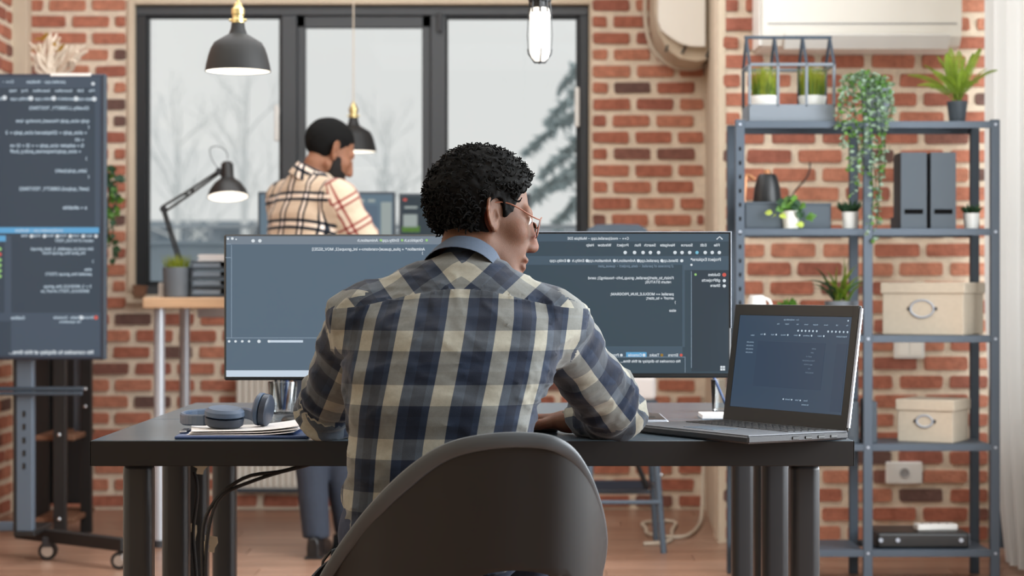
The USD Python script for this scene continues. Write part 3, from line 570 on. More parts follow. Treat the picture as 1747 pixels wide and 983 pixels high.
# ---- headphones on papers on a blue clipboard
cb = thing('clipboard', 'blue clipboard lying at the front left of the desk under papers', 'clipboard', (-0.6, 4.47, DZ))
a = math.radians(3); Uc, Dc = np.array([math.cos(a), math.sin(a), 0]), np.array([-math.sin(a), math.cos(a), 0]); cc = np.array([-0.595, 4.455, DZ])
obj('board', obox(cc + Z * 0.0035, Uc, Dc, Z, 0.145, 0.118, 0.0032, 0.002), 'clip_blue', cb)
obj('clip', obox(cc - Uc * 0.135 + Z * 0.010, Uc, Dc, Z, 0.008, 0.04, 0.003, 0.002), 'chrome', cb)
for k in range(3):
    g = [];   n_ = 12
    b_ = math.radians(3 + 5 * k - 4); U2, D2 = np.array([math.cos(b_), math.sin(b_), 0]), np.array([-math.sin(b_), math.cos(b_), 0]); c2 = cc + np.array([0.002 - 0.004 * k, 0.012 * k, 0.0072 + 0.0035 * k])
    V = [];
    for j in (-1, 1):
        for i in range(n_ + 1):
            s = i / n_ * 2 - 1; V.append(c2 + U2 * s * 0.118 + D2 * j * 0.098 + Z * (0.010 * max(0, s - 0.2) ** 2 + 0.002 * k * max(0, s)))
    V = np.array(V); top = V + Z * 0.0006; f = []
    m_ = n_ + 1
    for i in range(n_):
        f += [[i, i + 1, m_ + i + 1], [i, m_ + i + 1, m_ + i]]
    f2 = [[x + 2 * m_ for x in t_] for t_ in f]; f = [t_[::-1] for t_ in f] + f2
    ring = list(range(m_)) + list(range(2 * m_ - 1, m_ - 1, -1))
    for i in range(len(ring)):
        p_, q_ = ring[i], ring[(i + 1) % len(ring)]; f += [[p_, q_, q_ + 2 * m_], [p_, q_ + 2 * m_, p_ + 2 * m_]]
    obj('paper_sheet', trimesh.Trimesh(np.vstack([V, top]), f, process=False), 'paper', label=['bottom white paper sheet on the blue clipboard', 'middle white paper sheet on the blue clipboard', 'top white paper sheet under the headphones'][k], cat='paper')
hp = thing('headphones', 'blue grey folding headphones lying on the papers', 'headphones', (-0.58, 4.47, DZ + 0.02))
def cup(c, ax, r, h, nm):
    o = obj('ear_cup', lathe([(0, -h), (r * 0.8, -h), (r * 0.97, -h * 0.75), (r, -h * 0.1), (r * 0.99, 0.0), (r * 0.9, 0.001), (0, 0.001)], 28, c, ax), 'headphone_dark', hp)
    obj('ear_cushion', lathe([(0, 0.002), (r * 0.9, 0.002), (r * 1.02, h * 0.25), (r * 1.0, h * 0.7), (r * 0.82, h), (r * 0.5, h * 0.9), (0, h * 0.8)], 28, c, ax), 'headphone_blue', o)
cup(P(383, 712, 4.46), (0.05, -0.12, 1), 0.044, 0.021, 0); cup(P(449, 699, 4.50), (-0.93, 0.18, 0.15), 0.037, 0.017, 1)
q = spline([P(350, 717, 4.47), P(330, 717, 4.5), P(313, 715, 4.6), P(330, 708, 4.72), P(400, 704, 4.74), P(430, 708, 4.66), P(445, 708, 4.55)], 30)
band = []
for i in range(len(q) - 1):
    d = q[i + 1] - q[i]; L = np.linalg.norm(d); d /= L; nn = np.cross(d, Z); band.append(obox((q[i] + q[i + 1]) / 2, d, nn, np.cross(d, nn), L / 2 + 0.003, 0.006, 0.0125, 0.003))
obj('headband', cat(*band), 'headphone_blue', hp)
# ---- small things on the desks
gl = thing('glass_tumbler', 'clear ribbed glass tumbler holding pens behind the headphones', 'glass', (PX(482, 5.22), 5.22, DZ))
gx = PX(482, 5.22); obj('glass_wall', lathe([(0, 0), (0.030, 0), (0.034, 0.003), (0.038, 0.083), (0.0365, 0.084), (0.0325, 0.010), (0, 0.010)], 32, (gx, 5.22, DZ)), 'cup_glass', gl)
obj('glass_rib', cat(*[tube([(gx + 0.0345 * math.cos(t), 5.22 + 0.0345 * math.sin(t), DZ + 0.006), (gx + 0.0375 * math.cos(t), 5.22 + 0.0375 * math.sin(t), DZ + 0.08)], 0.0018, 5) for t in np.arange(0, 6.28, 0.42)]), 'cup_glass', gl, kind='stuff')
for k, (dx, dy, m) in enumerate(((-0.012, 0.005, 'black_plastic'), (0.008, -0.008, 'clip_blue'), (0.015, 0.01, 'brown_wood'), (-0.004, 0.014, 'chrome'))):
    obj('pen', cyl((gx + dx * .5, 5.22 + dy * .5, DZ + 0.011), (gx + dx * 1.7, 5.22 + dy * 1.7, DZ + 0.10), 0.004, 8), m, label=['black pen in the ribbed glass tumbler', 'blue pen in the ribbed glass tumbler', 'brown pencil in the ribbed glass tumbler', 'silver pen in the ribbed glass tumbler'][k], cat='pen')
gx, gy = PX(1233, 5.3), 5.3
gl = thing('drinking_glass', 'tall clear glass partly hidden behind the left edge of the laptop', 'glass', (gx, gy, DZ))
obj('glass_wall', lathe([(0, 0), (0.026, 0), (0.028, 0.003), (0.032, 0.085), (0.0305, 0.086), (0.0265, 0.008), (0, 0.008)], 28, (gx, gy, DZ)), 'cup_glass', gl)
obj('pen', cyl((gx + 0.012, gy, DZ + 0.01), (gx - 0.026, gy + 0.004, DZ + 0.098), 0.004, 8), 'clip_blue', label='blue pen standing in the glass behind the laptop', cat='pen')
nt = thing('note_block', 'white block of note paper on the desk between monitor and laptop', 'note block', (PX(1213, 5.05), 5.05, DZ))
obj('paper_stack', bx(PX(1196, 5.02), PX(1240, 5.02), 4.99, 5.10, DZ, DZ + 0.012, 0.001), 'paper', nt); obj('backing_card', bx(PX(1195, 5.02), PX(1241, 5.02), 4.988, 5.102, DZ - 0.0005, DZ + 0.002, 0.0005), 'steel_blue', nt)
tb = thing('tablet', 'dark tablet with a pale edge lying right of the seated man', 'tablet', (0.28, 4.93, DZ))
obj('body', rbox(PX(1010, 4.93), PX(1134, 4.93), 4.80, 5.06, DZ, DZ + 0.011, 0.005), 'pale_steel', tb); obj('screen', bx(PX(1012, 4.93), PX(1130, 4.93), 4.81, 5.05, DZ + 0.0095, DZ + 0.0118, 0.0005), 'black_plastic', tb)
mo = thing('computer_mouse', 'black mouse beside the papers at the seated man left elbow', 'mouse', (PX(500, 4.72), 4.72, DZ))
obj('shell', sphere((PX(500, 4.72), 4.72, DZ + 0.014), (0.028, 0.045, 0.017)), 'black_plastic', mo); obj('scroll_wheel', sphere((PX(500, 4.72), 4.752, DZ + 0.026), (0.004, 0.008, 0.005), 1), 'dark_grey', mo)
kb = thing('keyboard', 'black keyboard between the seated man and the monitors', 'keyboard', (-0.12, 4.60, DZ))
obj('case', rbox(-0.33, 0.105, 4.53, 4.67, DZ, DZ + 0.016, 0.006), 'black_plastic', kb)
obj('keys', cat(*[bx(-0.322 + 0.0195 * i, -0.305 + 0.0195 * i, 4.54 + 0.0205 * j, 4.558 + 0.0205 * j, DZ + 0.015, DZ + 0.023, 0.002) for i in range(21) for j in range(6)]), 'dark_grey', kb, kind='stuff')
# ---- standing desk at the window, with what stands on it
Dy0, Dy1, DT = 8.08, 8.84, PZ(508, 8.08)
sd = thing('standing_desk', 'tall pine topped desk with round white steel legs at the window', 'desk', (-0.85, 8.45, 0))
obj('tabletop', bx(PX(243, Dy0), -0.2, Dy0, Dy1, DT - 0.043, DT, 0.004), 'pine', sd)
for x, y in ((PX(272, 8.15), 8.15), (PX(272, 8.15), 8.78), (-0.28, 8.15), (-0.28, 8.78)):
    lg = obj('leg', cyl((x, y, 0.02), (x, y, DT - 0.043), 0.023, 20), 'steel_light', sd); obj('foot_cap', cyl((x, y, 0), (x, y, 0.03), 0.025, 16), 'dark_grey', lg)
obj('apron_rail', cat(bx(PX(300, 8.2), -0.3, 8.76, 8.79, DT - 0.09, DT - 0.045)), 'steel_light', sd)
def pot_round(t, cx, cy, z, r0, r1, h, m, n=28):
    obj('pot', lathe([(0, 0), (r0 * 0.92, 0), (r0, h * 0.04), (r1, h * 0.96), (r1 * 0.99, h), (r1 * 0.88, h), (r1 * 0.86, h * 0.86), (0, h * 0.85)], n, (cx, cy, z)), m, t)
def blades(cx, cy, z, R, n, h, spread, w, droop=0.3, seed=1):
    r_ = random.Random(seed); V, f = [], []
    for _ in range(n):
        t = r_.uniform(0, 6.283); rr = R * math.sqrt(r_.random()); d = np.array([math.cos(t), math.sin(t), 0]); L = h * r_.uniform(.65, 1.1); s = spread * rr / max(R, 1e-6) * r_.uniform(.5, 1.3)
        b = np.array([cx, cy, z]) + d * rr; side = np.array([-math.sin(t + r_.uniform(-.8, .8)), math.cos(t), 0]) * w; k0 = len(V)
        for i in range(5):
            q = i / 4; c = b + d * s * L * q ** 1.6 + np.array([0, 0, L * (q - droop * s * q * q)]); ww = (1 - q * 0.92)
            V += [c - side * ww, c + side * ww + np.array([0, 0, 0.0004])]
        for i in range(4):
            a_ = k0 + 2 * i; f += [[a_, a_ + 1, a_ + 3], [a_, a_ + 3, a_ + 2]]
    return trimesh.Trimesh(np.array(V), f, process=False)
cx, cy = PX(302, 8.25), 8.25
t = thing('potted_grass', 'tall grey pot of short bright grass at the left end of the pine desk', 'potted plant', (cx, cy, DT))
pot_round(t, cx, cy, DT, 0.054, 0.059, 0.125, 'planter_grey'); obj('grass', blades(cx, cy, DT + 0.105, 0.05, 260, 0.075, 0.35, 0.0022, seed=4), 'grass_a', t, kind='stuff'); obj('soil', cyl((cx, cy, DT + 0.10), (cx, cy, DT + 0.107), 0.05), 'soil', t)
lp = thing('desk_lamp', 'black jointed desk lamp with a lit dome shade on the pine desk', 'desk lamp', (PX(312, 8.55), 8.55, DT))
YL = 8.45; b0, b1, b2 = P(305, 440, YL), P(279, 357, YL), P(374, 292, YL)
obj('base', lathe([(0, 0), (0.085, 0), (0.085, 0.012), (0.02, 0.02), (0.012, 0.03), (0, 0.03)], 28, (b0[0] + 0.01, YL, DT)), 'black_plastic', lp)
obj('lower_arm', cat(*[tube([(b0[0] + 0.01 + dx, YL, DT + 0.02), b0 + [dx, 0, 0], b1 + [dx * .8, 0, 0]], 0.0055, 8) for dx in (-0.007, 0.007)]), 'black_plastic', lp)
dd = (b2 - b1) / np.linalg.norm(b2 - b1); up_ = np.array([-dd[2], 0, dd[0]])
obj('upper_arm', cat(tube([b1 + up_ * 0.012, b1 + dd * 0.13 + up_ * 0.004, b2 + up_ * 0.002], 0.0055, 8), tube([b1 - up_ * 0.012, b1 + dd * 0.13 - up_ * 0.012, b2 - up_ * 0.008], 0.0055, 8), tube([b1 + dd * 0.1 + up_ * 0.006, b1 + dd * 0.13 - up_ * 0.012, b1 + dd * 0.16 + up_ * 0.004], 0.004, 6)), 'black_plastic', lp)
obj('joint', cat(cyl(b1 + [0, -0.012, 0], b1 + [0, 0.012, 0], 0.014), cyl(b2 + [0, -0.012, 0], b2 + [0, 0.012, 0], 0.014), tube([b2, P(380, 300, YL)], 0.008, 8)), 'dark_grey', lp)
ax = np.array([0.06, -0.22, -1.0]); ax /= np.linalg.norm(ax); hc = P(388, 296, YL); k_ = YL / F
obj('shade', lathe([(0, -0.052), (0.018, -0.050), (0.026, -0.04), (0.027, 0.012), (0.03, 0.022), (0.056, 0.042), (0.078, 0.073), (0.0875, 0.103), (0.0855, 0.103), (0.076, 0.075), (0.053, 0.046), (0.026, 0.028), (0, 0.026)], 32, hc, ax), 'black_plastic', lp)
obj('shade_lining', lathe([(0.0, 0.030), (0.024, 0.031), (0.051, 0.049), (0.0735, 0.077), (0.0842, 0.1025), (0.0828, 0.1025), (0.072, 0.079), (0.049, 0.052), (0.0, 0.034)], 32, hc, ax), 'lamp_inner', lp)
obj('bulb', sphere(hc + ax * 0.075, 0.03), 'lamp_glow', lp)
obj('cord', tube(spline([P(388, 272, YL), P(385, 258, YL), P(372, 250, YL), P(360, 252, YL), P(360, 268, YL), P(372, 286, YL)], 24), 0.0018, 6), 'dark_grey', lp)
tr = thing('letter_tray_stack', 'stack of smoky letter trays on the pine desk beside the grass pot', 'letter trays', (PX(370, 8.3), 8.3, DT))
mat('smoke_plastic', (120, 134, 148), 0.25); mat('smoke_dark', (52, 64, 76), 0.3)
for k in range(4):
    z = DT + 0.006 + k * 0.037; x0, x1 = PX(326, 8.2), PX(326, 8.2) + 0.30
    obj('tray', cat(bx(x0, x1, 8.2, 8.44, z, z + 0.004), bx(x0, x0 + 0.004, 8.2, 8.44, z, z + 0.030), bx(x1 - 0.004, x1, 8.2, 8.44, z, z + 0.030), bx(x0, x1, 8.436, 8.44, z, z + 0.03), bx(x0, x0 + 0.12, 8.2, 8.204, z, z + 0.026)), 'smoke_plastic', tr)
    obj('tray_rim', cat(bx(x0 - 0.002, x1 + 0.002, 8.197, 8.203, z - 0.004, z + 0.008), bx(x0 + 0.002, x0 + 0.01, 8.2, 8.21, z, z + 0.036), bx(x1 - 0.01, x1 - 0.002, 8.2, 8.21, z, z + 0.036)), 'smoke_dark', tr)
z = DT + 0.006 + 4 * 0.037
obj('paper_pile', cat(*[bx(PX(336, 8.2) + 0.004 * (k % 3), PX(336, 8.2) + 0.27 + 0.003 * (k % 2), 8.21, 8.42, z - 0.004 + 0.0055 * k, z + 0.0012 + 0.0055 * k, 0.0005) for k in range(5)]), 'paper', label='pile of white paper on top of the letter trays', cat='paper')
obj('tray_lid', bx(PX(324, 8.2), PX(326, 8.2) + 0.304, 8.196, 8.44, z - 0.008, z - 0.004), 'smoke_dark', tr)
obj('carton', cat(bx(PX(270, 8.3), PX(279, 8.3), 8.3, 8.34, DT, DT + 0.06)), 'white_plastic', label='small white carton left of the grey grass pot', cat='carton')
obj('wooden_block', extr([(WX(233), WZ(486)), (WX(257), WZ(488)), (WX(254), WZ(506)), (WX(238), WZ(506))], 0.05, XZ, (0, 9.53, 0)), 'brown_wood', label='small brown wooden pot at the left end of the window ledge', cat='pot')
def far_monitor(x0, x1, y0, label, bands):
    Y = 8.55; t = thing('far_monitor', label, 'monitor', (PX((x0 + x1) / 2, Y), Y + 0.05, DT)); k = Y / F; hgt = 0.34
    zt = PZ(y0, Y); obj('housing', bx(PX(x0, Y), PX(x1, Y), Y, Y + 0.03, zt - hgt, zt, 0.004), 'box_dark', t)
    obj('screen_panel', bx(PX(x0 + 4, Y), PX(x1 - 4, Y), Y - 0.0015, Y + 0.002, zt - hgt + 0.015, zt - 0.012, 0.0002), bands[0], t)
    for nm, m, a, b, c, d in bands[1]: obj(nm, bx(PX(a, Y), PX(b, Y), Y - 0.003, Y, PZ(d, Y), PZ(c, Y), 0.0002), m, t)
    xs = PX((x0 + x1) / 2, Y); obj('stand', cat(bx(xs - 0.025, xs + 0.025, Y + 0.03, Y + 0.05, DT, zt - 0.1), bx(xs - 0.1, xs + 0.1, Y - 0.06, Y + 0.1, DT, DT + 0.012)), 'black_plastic', t)
far_monitor(440, 674, 327, 'pale lit monitor on the pine desk behind the standing man', ('scr_far', [('screen_pane', 'scr_far_pale', 650, 668, 345, 420), ('screen_pane', 'scr_left', 612, 645, 350, 420), ('screen_icon', 'scr_far_pale', 615, 622, 340, 345), ('screen_icon', 'scr_far_pale', 628, 640, 340, 345)]))
far_monitor(681, 905, 330, 'dark monitor on the pine desk beyond the seated man head', ('scr_far_dark', [('screen_picture', 'scr_far_pale', 688, 712, 366, 388), ('screen_picture', 'leaf_green', 686, 716, 386, 396), ('screen_icon', 'scr_red', 688, 694, 339, 343), ('screen_pane', 'scr_far_pale', 690, 712, 352, 356)]))
# ---- tall chair behind the right-hand monitor
Yc = 8.0; ch = thing('bar_chair', 'tall steel legged chair with blue grey back behind the right monitor', 'chair', (PX(1065, Yc), Yc, 0))
xl, xr, yf, yb_ = PX(1004, Yc), PX(1126, Yc), Yc - 0.02, Yc + 0.36
q = [(PX(x, Yc), PZ(y, Yc)) for x, y in ((1004, 470), (1004, 400), (1009, 386), (1024, 379), (1062, 378), (1098, 379), (1112, 387), (1118, 402), (1118, 470))]
obj('backrest', extr(q, 0.03, XZ, (0, Yc + 0.34, 0)), 'steel_blue', ch); obj('backrest_post', cat(*[cyl((PX(x, Yc), Yc + 0.35, 0.64), (PX(x, Yc), Yc + 0.35, PZ(465, Yc)), 0.011) for x in (1018, 1104)]), 'shelf_dark', ch)
obj('seat_cushion', rbox(xl - 0.004, PX(1119, Yc), yf, yb_, PZ(684, Yc), PZ(640, Yc), 0.02), 'paper', ch); obj('seat_pan', rbox(xl - 0.01, PX(1122, Yc), yf - 0.005, yb_ + 0.005, PZ(692, Yc), PZ(683, Yc), 0.009), 'shelf_dark', ch)
for sx, sy in ((0, 0), (1, 0), (0, 1), (1, 1)):
    xa, xb = (PX(1012, Yc), PX(1000, Yc)) if not sx else (PX(1113, Yc), PX(1131, Yc)); ya, yb2 = (yf + 0.02, yf - 0.02) if not sy else (yb_ - 0.02, yb_ + 0.02)
    obj('leg', cyl((xa, ya, PZ(690, Yc)), (xb, yb2, 0), 0.0125, 12), 'steel_blue', ch)
z = PZ(856, Yc); obj('foot_rail', cat(cyl((PX(1003, Yc), yf - 0.014, z), (PX(1125, Yc), yf - 0.014, z), 0.009), cyl((PX(1003, Yc), yb_ + 0.014, z), (PX(1125, Yc), yb_ + 0.014, z), 0.009)), 'steel_blue', ch)
obj('side_rail', cat(cyl((PX(1003, Yc), yf - 0.014, z + .04), (PX(1003, Yc), yb_ + 0.014, z + .04), 0.009), cyl((PX(1125, Yc), yf - 0.014, z + .04), (PX(1125, Yc), yb_ + 0.014, z + .04), 0.009)), 'steel_blue', ch)
obj('brace', tube([P(1078, 770, Yc + 0.3), P(1104, 832, Yc + 0.3)], 0.011, 8), 'black_matte', ch); obj('foot_plate', bx(PX(1006, Yc), PX(1116, Yc), Yc + 0.30, Yc + 0.34, PZ(849, Yc), PZ(833, Yc)), 'headphone_dark', ch); obj('bolt', sphere(P(1128, 811, Yc - 0.02), 0.009, 1), 'chrome', ch)
FP = lambda x, y: P(x, y, 1.05 * F / (y - CY))
q = spline([(XJB - 0.03, 9.40, 0.55), (XJB - 0.03, 9.36, 0.25), FP(1196, 888), FP(1182, 908), FP(1150, 917), FP(1118, 914), FP(1102, 902), FP(1112, 890), FP(1136, 889), FP(1150, 899), FP(1146, 915), FP(1122, 927), FP(1098, 928)], 110)
q[:, 2] = np.maximum(q[:, 2], 0.008); obj('power_cord', tube(q, 0.008, 8), 'cable_beige', label='beige power cord looped on the floor behind the tall chair', cat='cord')
# ---- radiator under the window
rd = thing('radiator', 'white ribbed panel radiator under the window', 'radiator', (-0.62, 9.45, 0.1))
Yr = 9.42; x0, x1, z0, z1 = PX(402, Yr), PX(905, Yr), PZ(838, Yr), PZ(632, Yr)
obj('panel', bx(x0, x1, Yr + 0.012, Yr + 0.03, z0, z1), 'radiator_white', rd); obj('rear_panel', bx(x0, x1, Yr + 0.075, Yr + 0.09, z0, z1), 'radiator_white', rd); obj('top_grille', bx(x0 - 0.003, x1 + 0.003, Yr + 0.004, Yr + 0.095, z1 - 0.012, z1 + 0.004), 'radiator_white', rd)
n_ = 48
for k in range(n_):
    x = x0 + (x1 - x0) * (k + 0.5) / n_; obj('rib', bx(x - 0.0095, x + 0.0095, Yr, Yr + 0.014, z0 + 0.02, z1 - 0.02, 0.006), 'radiator_white', rd, smooth=False)
obj('bottom_edge', bx(x0, x1, Yr + 0.002, Yr + 0.09, z0 - 0.008, z0 + 0.012), 'box_dark', rd)
obj('bracket', cat(*[bx(x - 0.02, x + 0.02, Yr + 0.09, 9.534, z0 + 0.05, z1 - 0.08) for x in (x0 + 0.2, x1 - 0.2)]), 'radiator_white', rd)
# ---- pendant lamps
def pendant(px, rim, Y, label):
    k = Y / F * (6.3 / Y) * (Y / 6.3); k = 0.104 / 57.0; x = PX(px, Y); z = PZ(rim, Y)
    t = thing('pendant_lamp', label, 'lamp', (x, Y, z))
    prof = [(57, 0), (55, 12), (51, 28), (47, 40), (41, 50), (28, 58), (16, 65), (12.5, 74), (11, 84), (10, 84), (10, 70), (24, 55), (38, 46), (45, 37), (49, 27), (53, 12), (55.5, 0)]
    sh = obj('shade', lathe([(a * k, b * k) for a, b in prof], 40, (x, Y, z)), 'black_matte', t)
    obj('shade_lining', lathe([(55, 0.5), (52.4, 12), (48.5, 27), (44.5, 36.5), (37.5, 45), (24, 53.5), (6, 60), (0, 60), (0, 61), (9, 61), (24.4, 54), (38, 45.5), (45, 37), (49, 27.2), (53, 12), (55.4, 0.5)][::1] and [(a * k, b * k) for a, b in ((55.3, 0.5), (52.9, 12), (48.9, 27), (44.9, 36.8), (37.9, 45.4), (23.8, 54.2), (8, 58), (0, 58), (0, 57), (8, 57), (23.2, 53), (37, 44.4), (44, 36), (48, 26.5), (52, 12), (54.4, 0.5))], 40, (x, Y, z)), 'lamp_inner', t)
    obj('bulb', cat(sphere((x, Y, z + 26 * k), 17 * k), cyl((x, Y, z + 38 * k), (x, Y, z + 58 * k), 8 * k)), 'lamp_glow', t)
    obj('socket', lathe([(a * k, b * k) for a, b in ((0, 82), (10, 82), (11.5, 85), (11.5, 90), (10, 92), (10, 97), (11.5, 99), (11.5, 108), (8, 112), (7, 118), (3, 120), (2, 126), (0, 126))], 20, (x, Y, z)), 'brass', t)
    obj('thumb_screw', cat(*[cyl((x + 10 * k * sx, Y, z + 89 * k), (x + 15 * k * sx, Y, z + 89 * k), 2.5 * k, 8) for sx in (-1, 1)]), 'brass', t)
    obj('cord', cyl((x, Y, z + 118 * k), (x, Y, 3.15), 0.0028, 8), 'white_warm' if Y < 8 else 'cable_beige', t)
pendant(406, 122, 6.3, 'black pendant lamp with brass socket, nearer one in front of the left pane'); pendant(603, 259, 9.0, 'smaller looking black pendant lamp hanging behind the standing man head')
Yb_ = 6.0; kb_ = Yb_ / F; xb = PX(921, Yb_)
el = thing('bulb_pendant', 'bare glowing tube bulb in a black wire cage hanging at the top', 'lamp', (xb, Yb_, PZ(107, Yb_)))
obj('bulb', lathe([(a * kb_, (104 - b) * kb_ + PZ(104, Yb_)) for a, b in ((0, 104), (9, 103.5), (14, 99), (16.5, 88), (16.5, 40), (17.5, 26), (15, 14), (0, 14))][::-1], 24, (xb, Yb_, 0)), 'lamp_glow', el)
obj('socket', lathe([(a * kb_, PZ(b, Yb_)) for a, b in ((0, 19), (11, 19), (15, 12), (15, 4), (20, 2), (20, -6), (13, -8), (13, -34), (5, -40), (0, -40))], 20, (xb, Yb_, 0)), 'black_plastic', el)
obj('socket_claw', cat(*[tube([(xb + 17 * kb_ * math.cos(a), Yb_ + 17 * kb_ * math.sin(a), PZ(2, Yb_)), (xb + 18.5 * kb_ * math.cos(a), Yb_ + 18.5 * kb_ * math.sin(a), PZ(22, Yb_))], 0.003, 6) for a in np.arange(0, 6.2, 0.785)]), 'black_plastic', el)
wires = []
for a in (0.1, 1.67, 3.24, 4.81):
    d = lambda r: (math.cos(a) * r * kb_, math.sin(a) * r * kb_)
    wires.append(tube([(xb + d(r)[0], Yb_ + d(r)[1], PZ(y, Yb_)) for r, y in ((18, 2), (20, 30), (21.5, 60), (20, 86))], 0.0014, 6)); wires.append(tube([(xb + d(r)[0], Yb_ + d(r)[1], PZ(y, Yb_)) for r, y in ((20.5, 84), (19.5, 92), (9, 107), (-9, 107))], 0.0028, 6))
obj('wire_cage', cat(*wires), 'dark_grey', el); obj('cord', cyl((xb, Yb_, PZ(-38, Yb_)), (xb, Yb_, 3.15), 0.004, 8), 'black_plastic', el)
# ---- air conditioners
Ya = 9.08; ac = thing('air_conditioner', 'rounded white wall unit with a looped pipe above the window corner', 'air conditioner', (PX(1165, Ya), Ya, PZ(115, Ya)))
f = [(1123, -60), (1123, 33), (1128, 50), (1136, 57), (1148, 66), (1162, 74), (1178, 78.5), (1203, 79), (1203, -60)]
obj('front_panel', extr([(PX(a, Ya), PZ(b, Ya)) for a, b in f], 0.05, XZ, (0, Ya + 0.05, 0)), 'white_warm', ac)
f = [(1113, -60), (1113, 30), (1118, 60), (1134, 92), (1155, 106), (1182, 111), (1200, 108), (1204, 80), (1204, -60)]
obj('casing', extr([(PX(a, 9.3), PZ(b, 9.3)) for a, b in f], 0.38, XZ, (0, 9.52, 0)), 'plaster', ac)
obj('vent_slot', cat(*[tube([P(a, b, 9.12) , P(c, d, 9.12)], 0.006, 6) for a, b, c, d in ((1166, 86, 1170, 79), (1163, 92, 1167, 84), (1136, 88, 1139, 77), (1205, 97, 1211, 84))]), 'black_matte', ac)
q = spline([P(a, b, 9.47) for a, b in ((1112, -40), (1102, -10), (1101, 30), (1108, 70), (1122, 94), (1148, 113), (1180, 117), (1204, 112))], 30); obj('pipe', tube(q, 0.011, 10), 'cable_beige', ac)
ac2 = thing('air_conditioner', 'long white split unit on the brick wall above the shelving', 'air conditioner', (PX(1470, 8.1), 8.15, PZ(82, 8.05)))
x0, x1 = PX(1301, 8.05), PX(1641, 8.05); zb, zt = PZ(81, 8.05), PZ(-60, 8.05)
pf = Polygon([(8.05, zt), (8.05, zb + 0.09), (8.06, zb + 0.045), (8.09, zb + 0.012), (8.14, zb), (8.29, zb), (8.29, zt)])
m = trimesh.creation.extrude_polygon(pf, x1 - x0, engine='earcut'); v = np.asarray(m.vertices); m = trimesh.Trimesh(np.stack([v[:, 2] + x0, v[:, 0], v[:, 1]], 1), m.faces, process=False); 
if m.volume < 0: m.invert()
obj('casing', m, 'white_warm', ac2, smooth=25); obj('louvre_flap', obox(((x0 + x1) / 2 + 0.02, 8.062, zb + 0.026), (1, 0, 0), (0, 0.62, -0.785), (0, 0.785, 0.62), (x1 - x0) / 2 - 0.07, 0.034, 0.005, 0.002), 'white_plastic', ac2)
obj('panel_seam', bx(x0 + 0.02, x1 - 0.02, 8.046, 8.052, zb + 0.094, zb + 0.099, 0.0008), 'grey_plastic', ac2); obj('end_cap', bx(x0 - 0.012, x0, 8.07, 8.29, zb + 0.01, zt), 'white_plastic', ac2)
obj('bracket', bx(x0 + 0.1, x1 - 0.1, 8.285, 8.296, zb + 0.1, zt - 0.05), 'grey_plastic', ac2)
# ================================================================ shelving on the right and what stands on it
YF, YBk = 7.13, 7.40
LZ = [PZ(y, YF) for y in (207, 390, 572.5, 757.5, 938)]        # top faces of the five shelves
xA, xM, xE = PX(1262, YF), PX(1480, YF), PX(1697, YF)
su = thing('shelving_unit', 'blue grey steel shelving of two bays against the right brick wall', 'shelving', ((xA + xE) / 2, (YF + YBk) / 2, 0))
for k, (x, y) in enumerate(((xA, YF), (xM, YF), (xE, YF), (xA, YBk), (xM - 0.004, YBk), (xE - 0.01, YBk))):
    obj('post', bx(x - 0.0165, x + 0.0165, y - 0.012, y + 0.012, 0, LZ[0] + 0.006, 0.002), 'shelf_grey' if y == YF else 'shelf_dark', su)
for k, z in enumerate(LZ):
    for a, b in ((xA, xM), (xM, xE)):
        s = obj('shelf', bx(a + 0.016, b - 0.016, YF - 0.006, YBk + 0.01, z - 0.004, z, 0.001), 'shelf_grey', su)
        obj('shelf_lip', bx(a + 0.016, b - 0.016, YF - 0.01, YF - 0.004, z - 0.025, z, 0.001), 'shelf_grey', s); obj('shelf_lip', bx(a + 0.016, b - 0.016, YBk + 0.006, YBk + 0.011, z - 0.025, z, 0.001), 'shelf_grey', s)
obj('bolt', cat(*[cyl((x, YF - 0.016, z - 0.012), (x, YF - 0.011, z - 0.012), 0.005, 8) for x in (xA, xM, xE) for z in LZ]), 'pale_steel', su)
obj('post_slot', cat(*[bx(xA - 0.004, xA + 0.004, YF - 0.0128, YF - 0.011, z, z + 0.014, 0.0003) for z in np.arange(0.2, 1.6, 0.05)]), 'lens_black', su)
L1, L2, L3, L4, L5 = LZ
# green-house planter on the top shelf, left bay
Yg0, Yg1 = 7.15, 7.35; x0, x1 = PX(1277, Yg0), PX(1425, Yg0); ze = PZ(108, Yg0); zr = PZ(64, 7.25)
gh = thing('greenhouse_planter', 'grey metal greenhouse shaped planter on the top shelf', 'planter', ((x0 + x1) / 2, 7.25, L1))
zt = PZ(178, Yg0)
obj('tray', cat(bx(x0, x1, Yg0, Yg0 + 0.004, L1, zt), bx(x0, x1, Yg1 - 0.004, Yg1, L1, zt), bx(x0, x0 + 0.004, Yg0, Yg1, L1, zt), bx(x1 - 0.004, x1, Yg0, Yg1, L1, zt), bx(x0, x1, Yg0, Yg1, L1, L1 + 0.004)), 'planter_grey', gh)
xs4 = [x0 + 0.004, x0 + (x1 - x0) * 0.34, x0 + (x1 - x0) * 0.67, x1 - 0.004]
obj('eave_rail', cat(*[bx(x0, x1, y - 0.004, y + 0.004, ze - 0.01, ze + 0.002) for y in (Yg0 + 0.004, Yg1 - 0.004)], *[bx(x - 0.004, x + 0.004, Yg0, Yg1, ze - 0.01, ze + 0.002) for x in (x0 + 0.004, x1 - 0.004)]), 'planter_grey', gh)
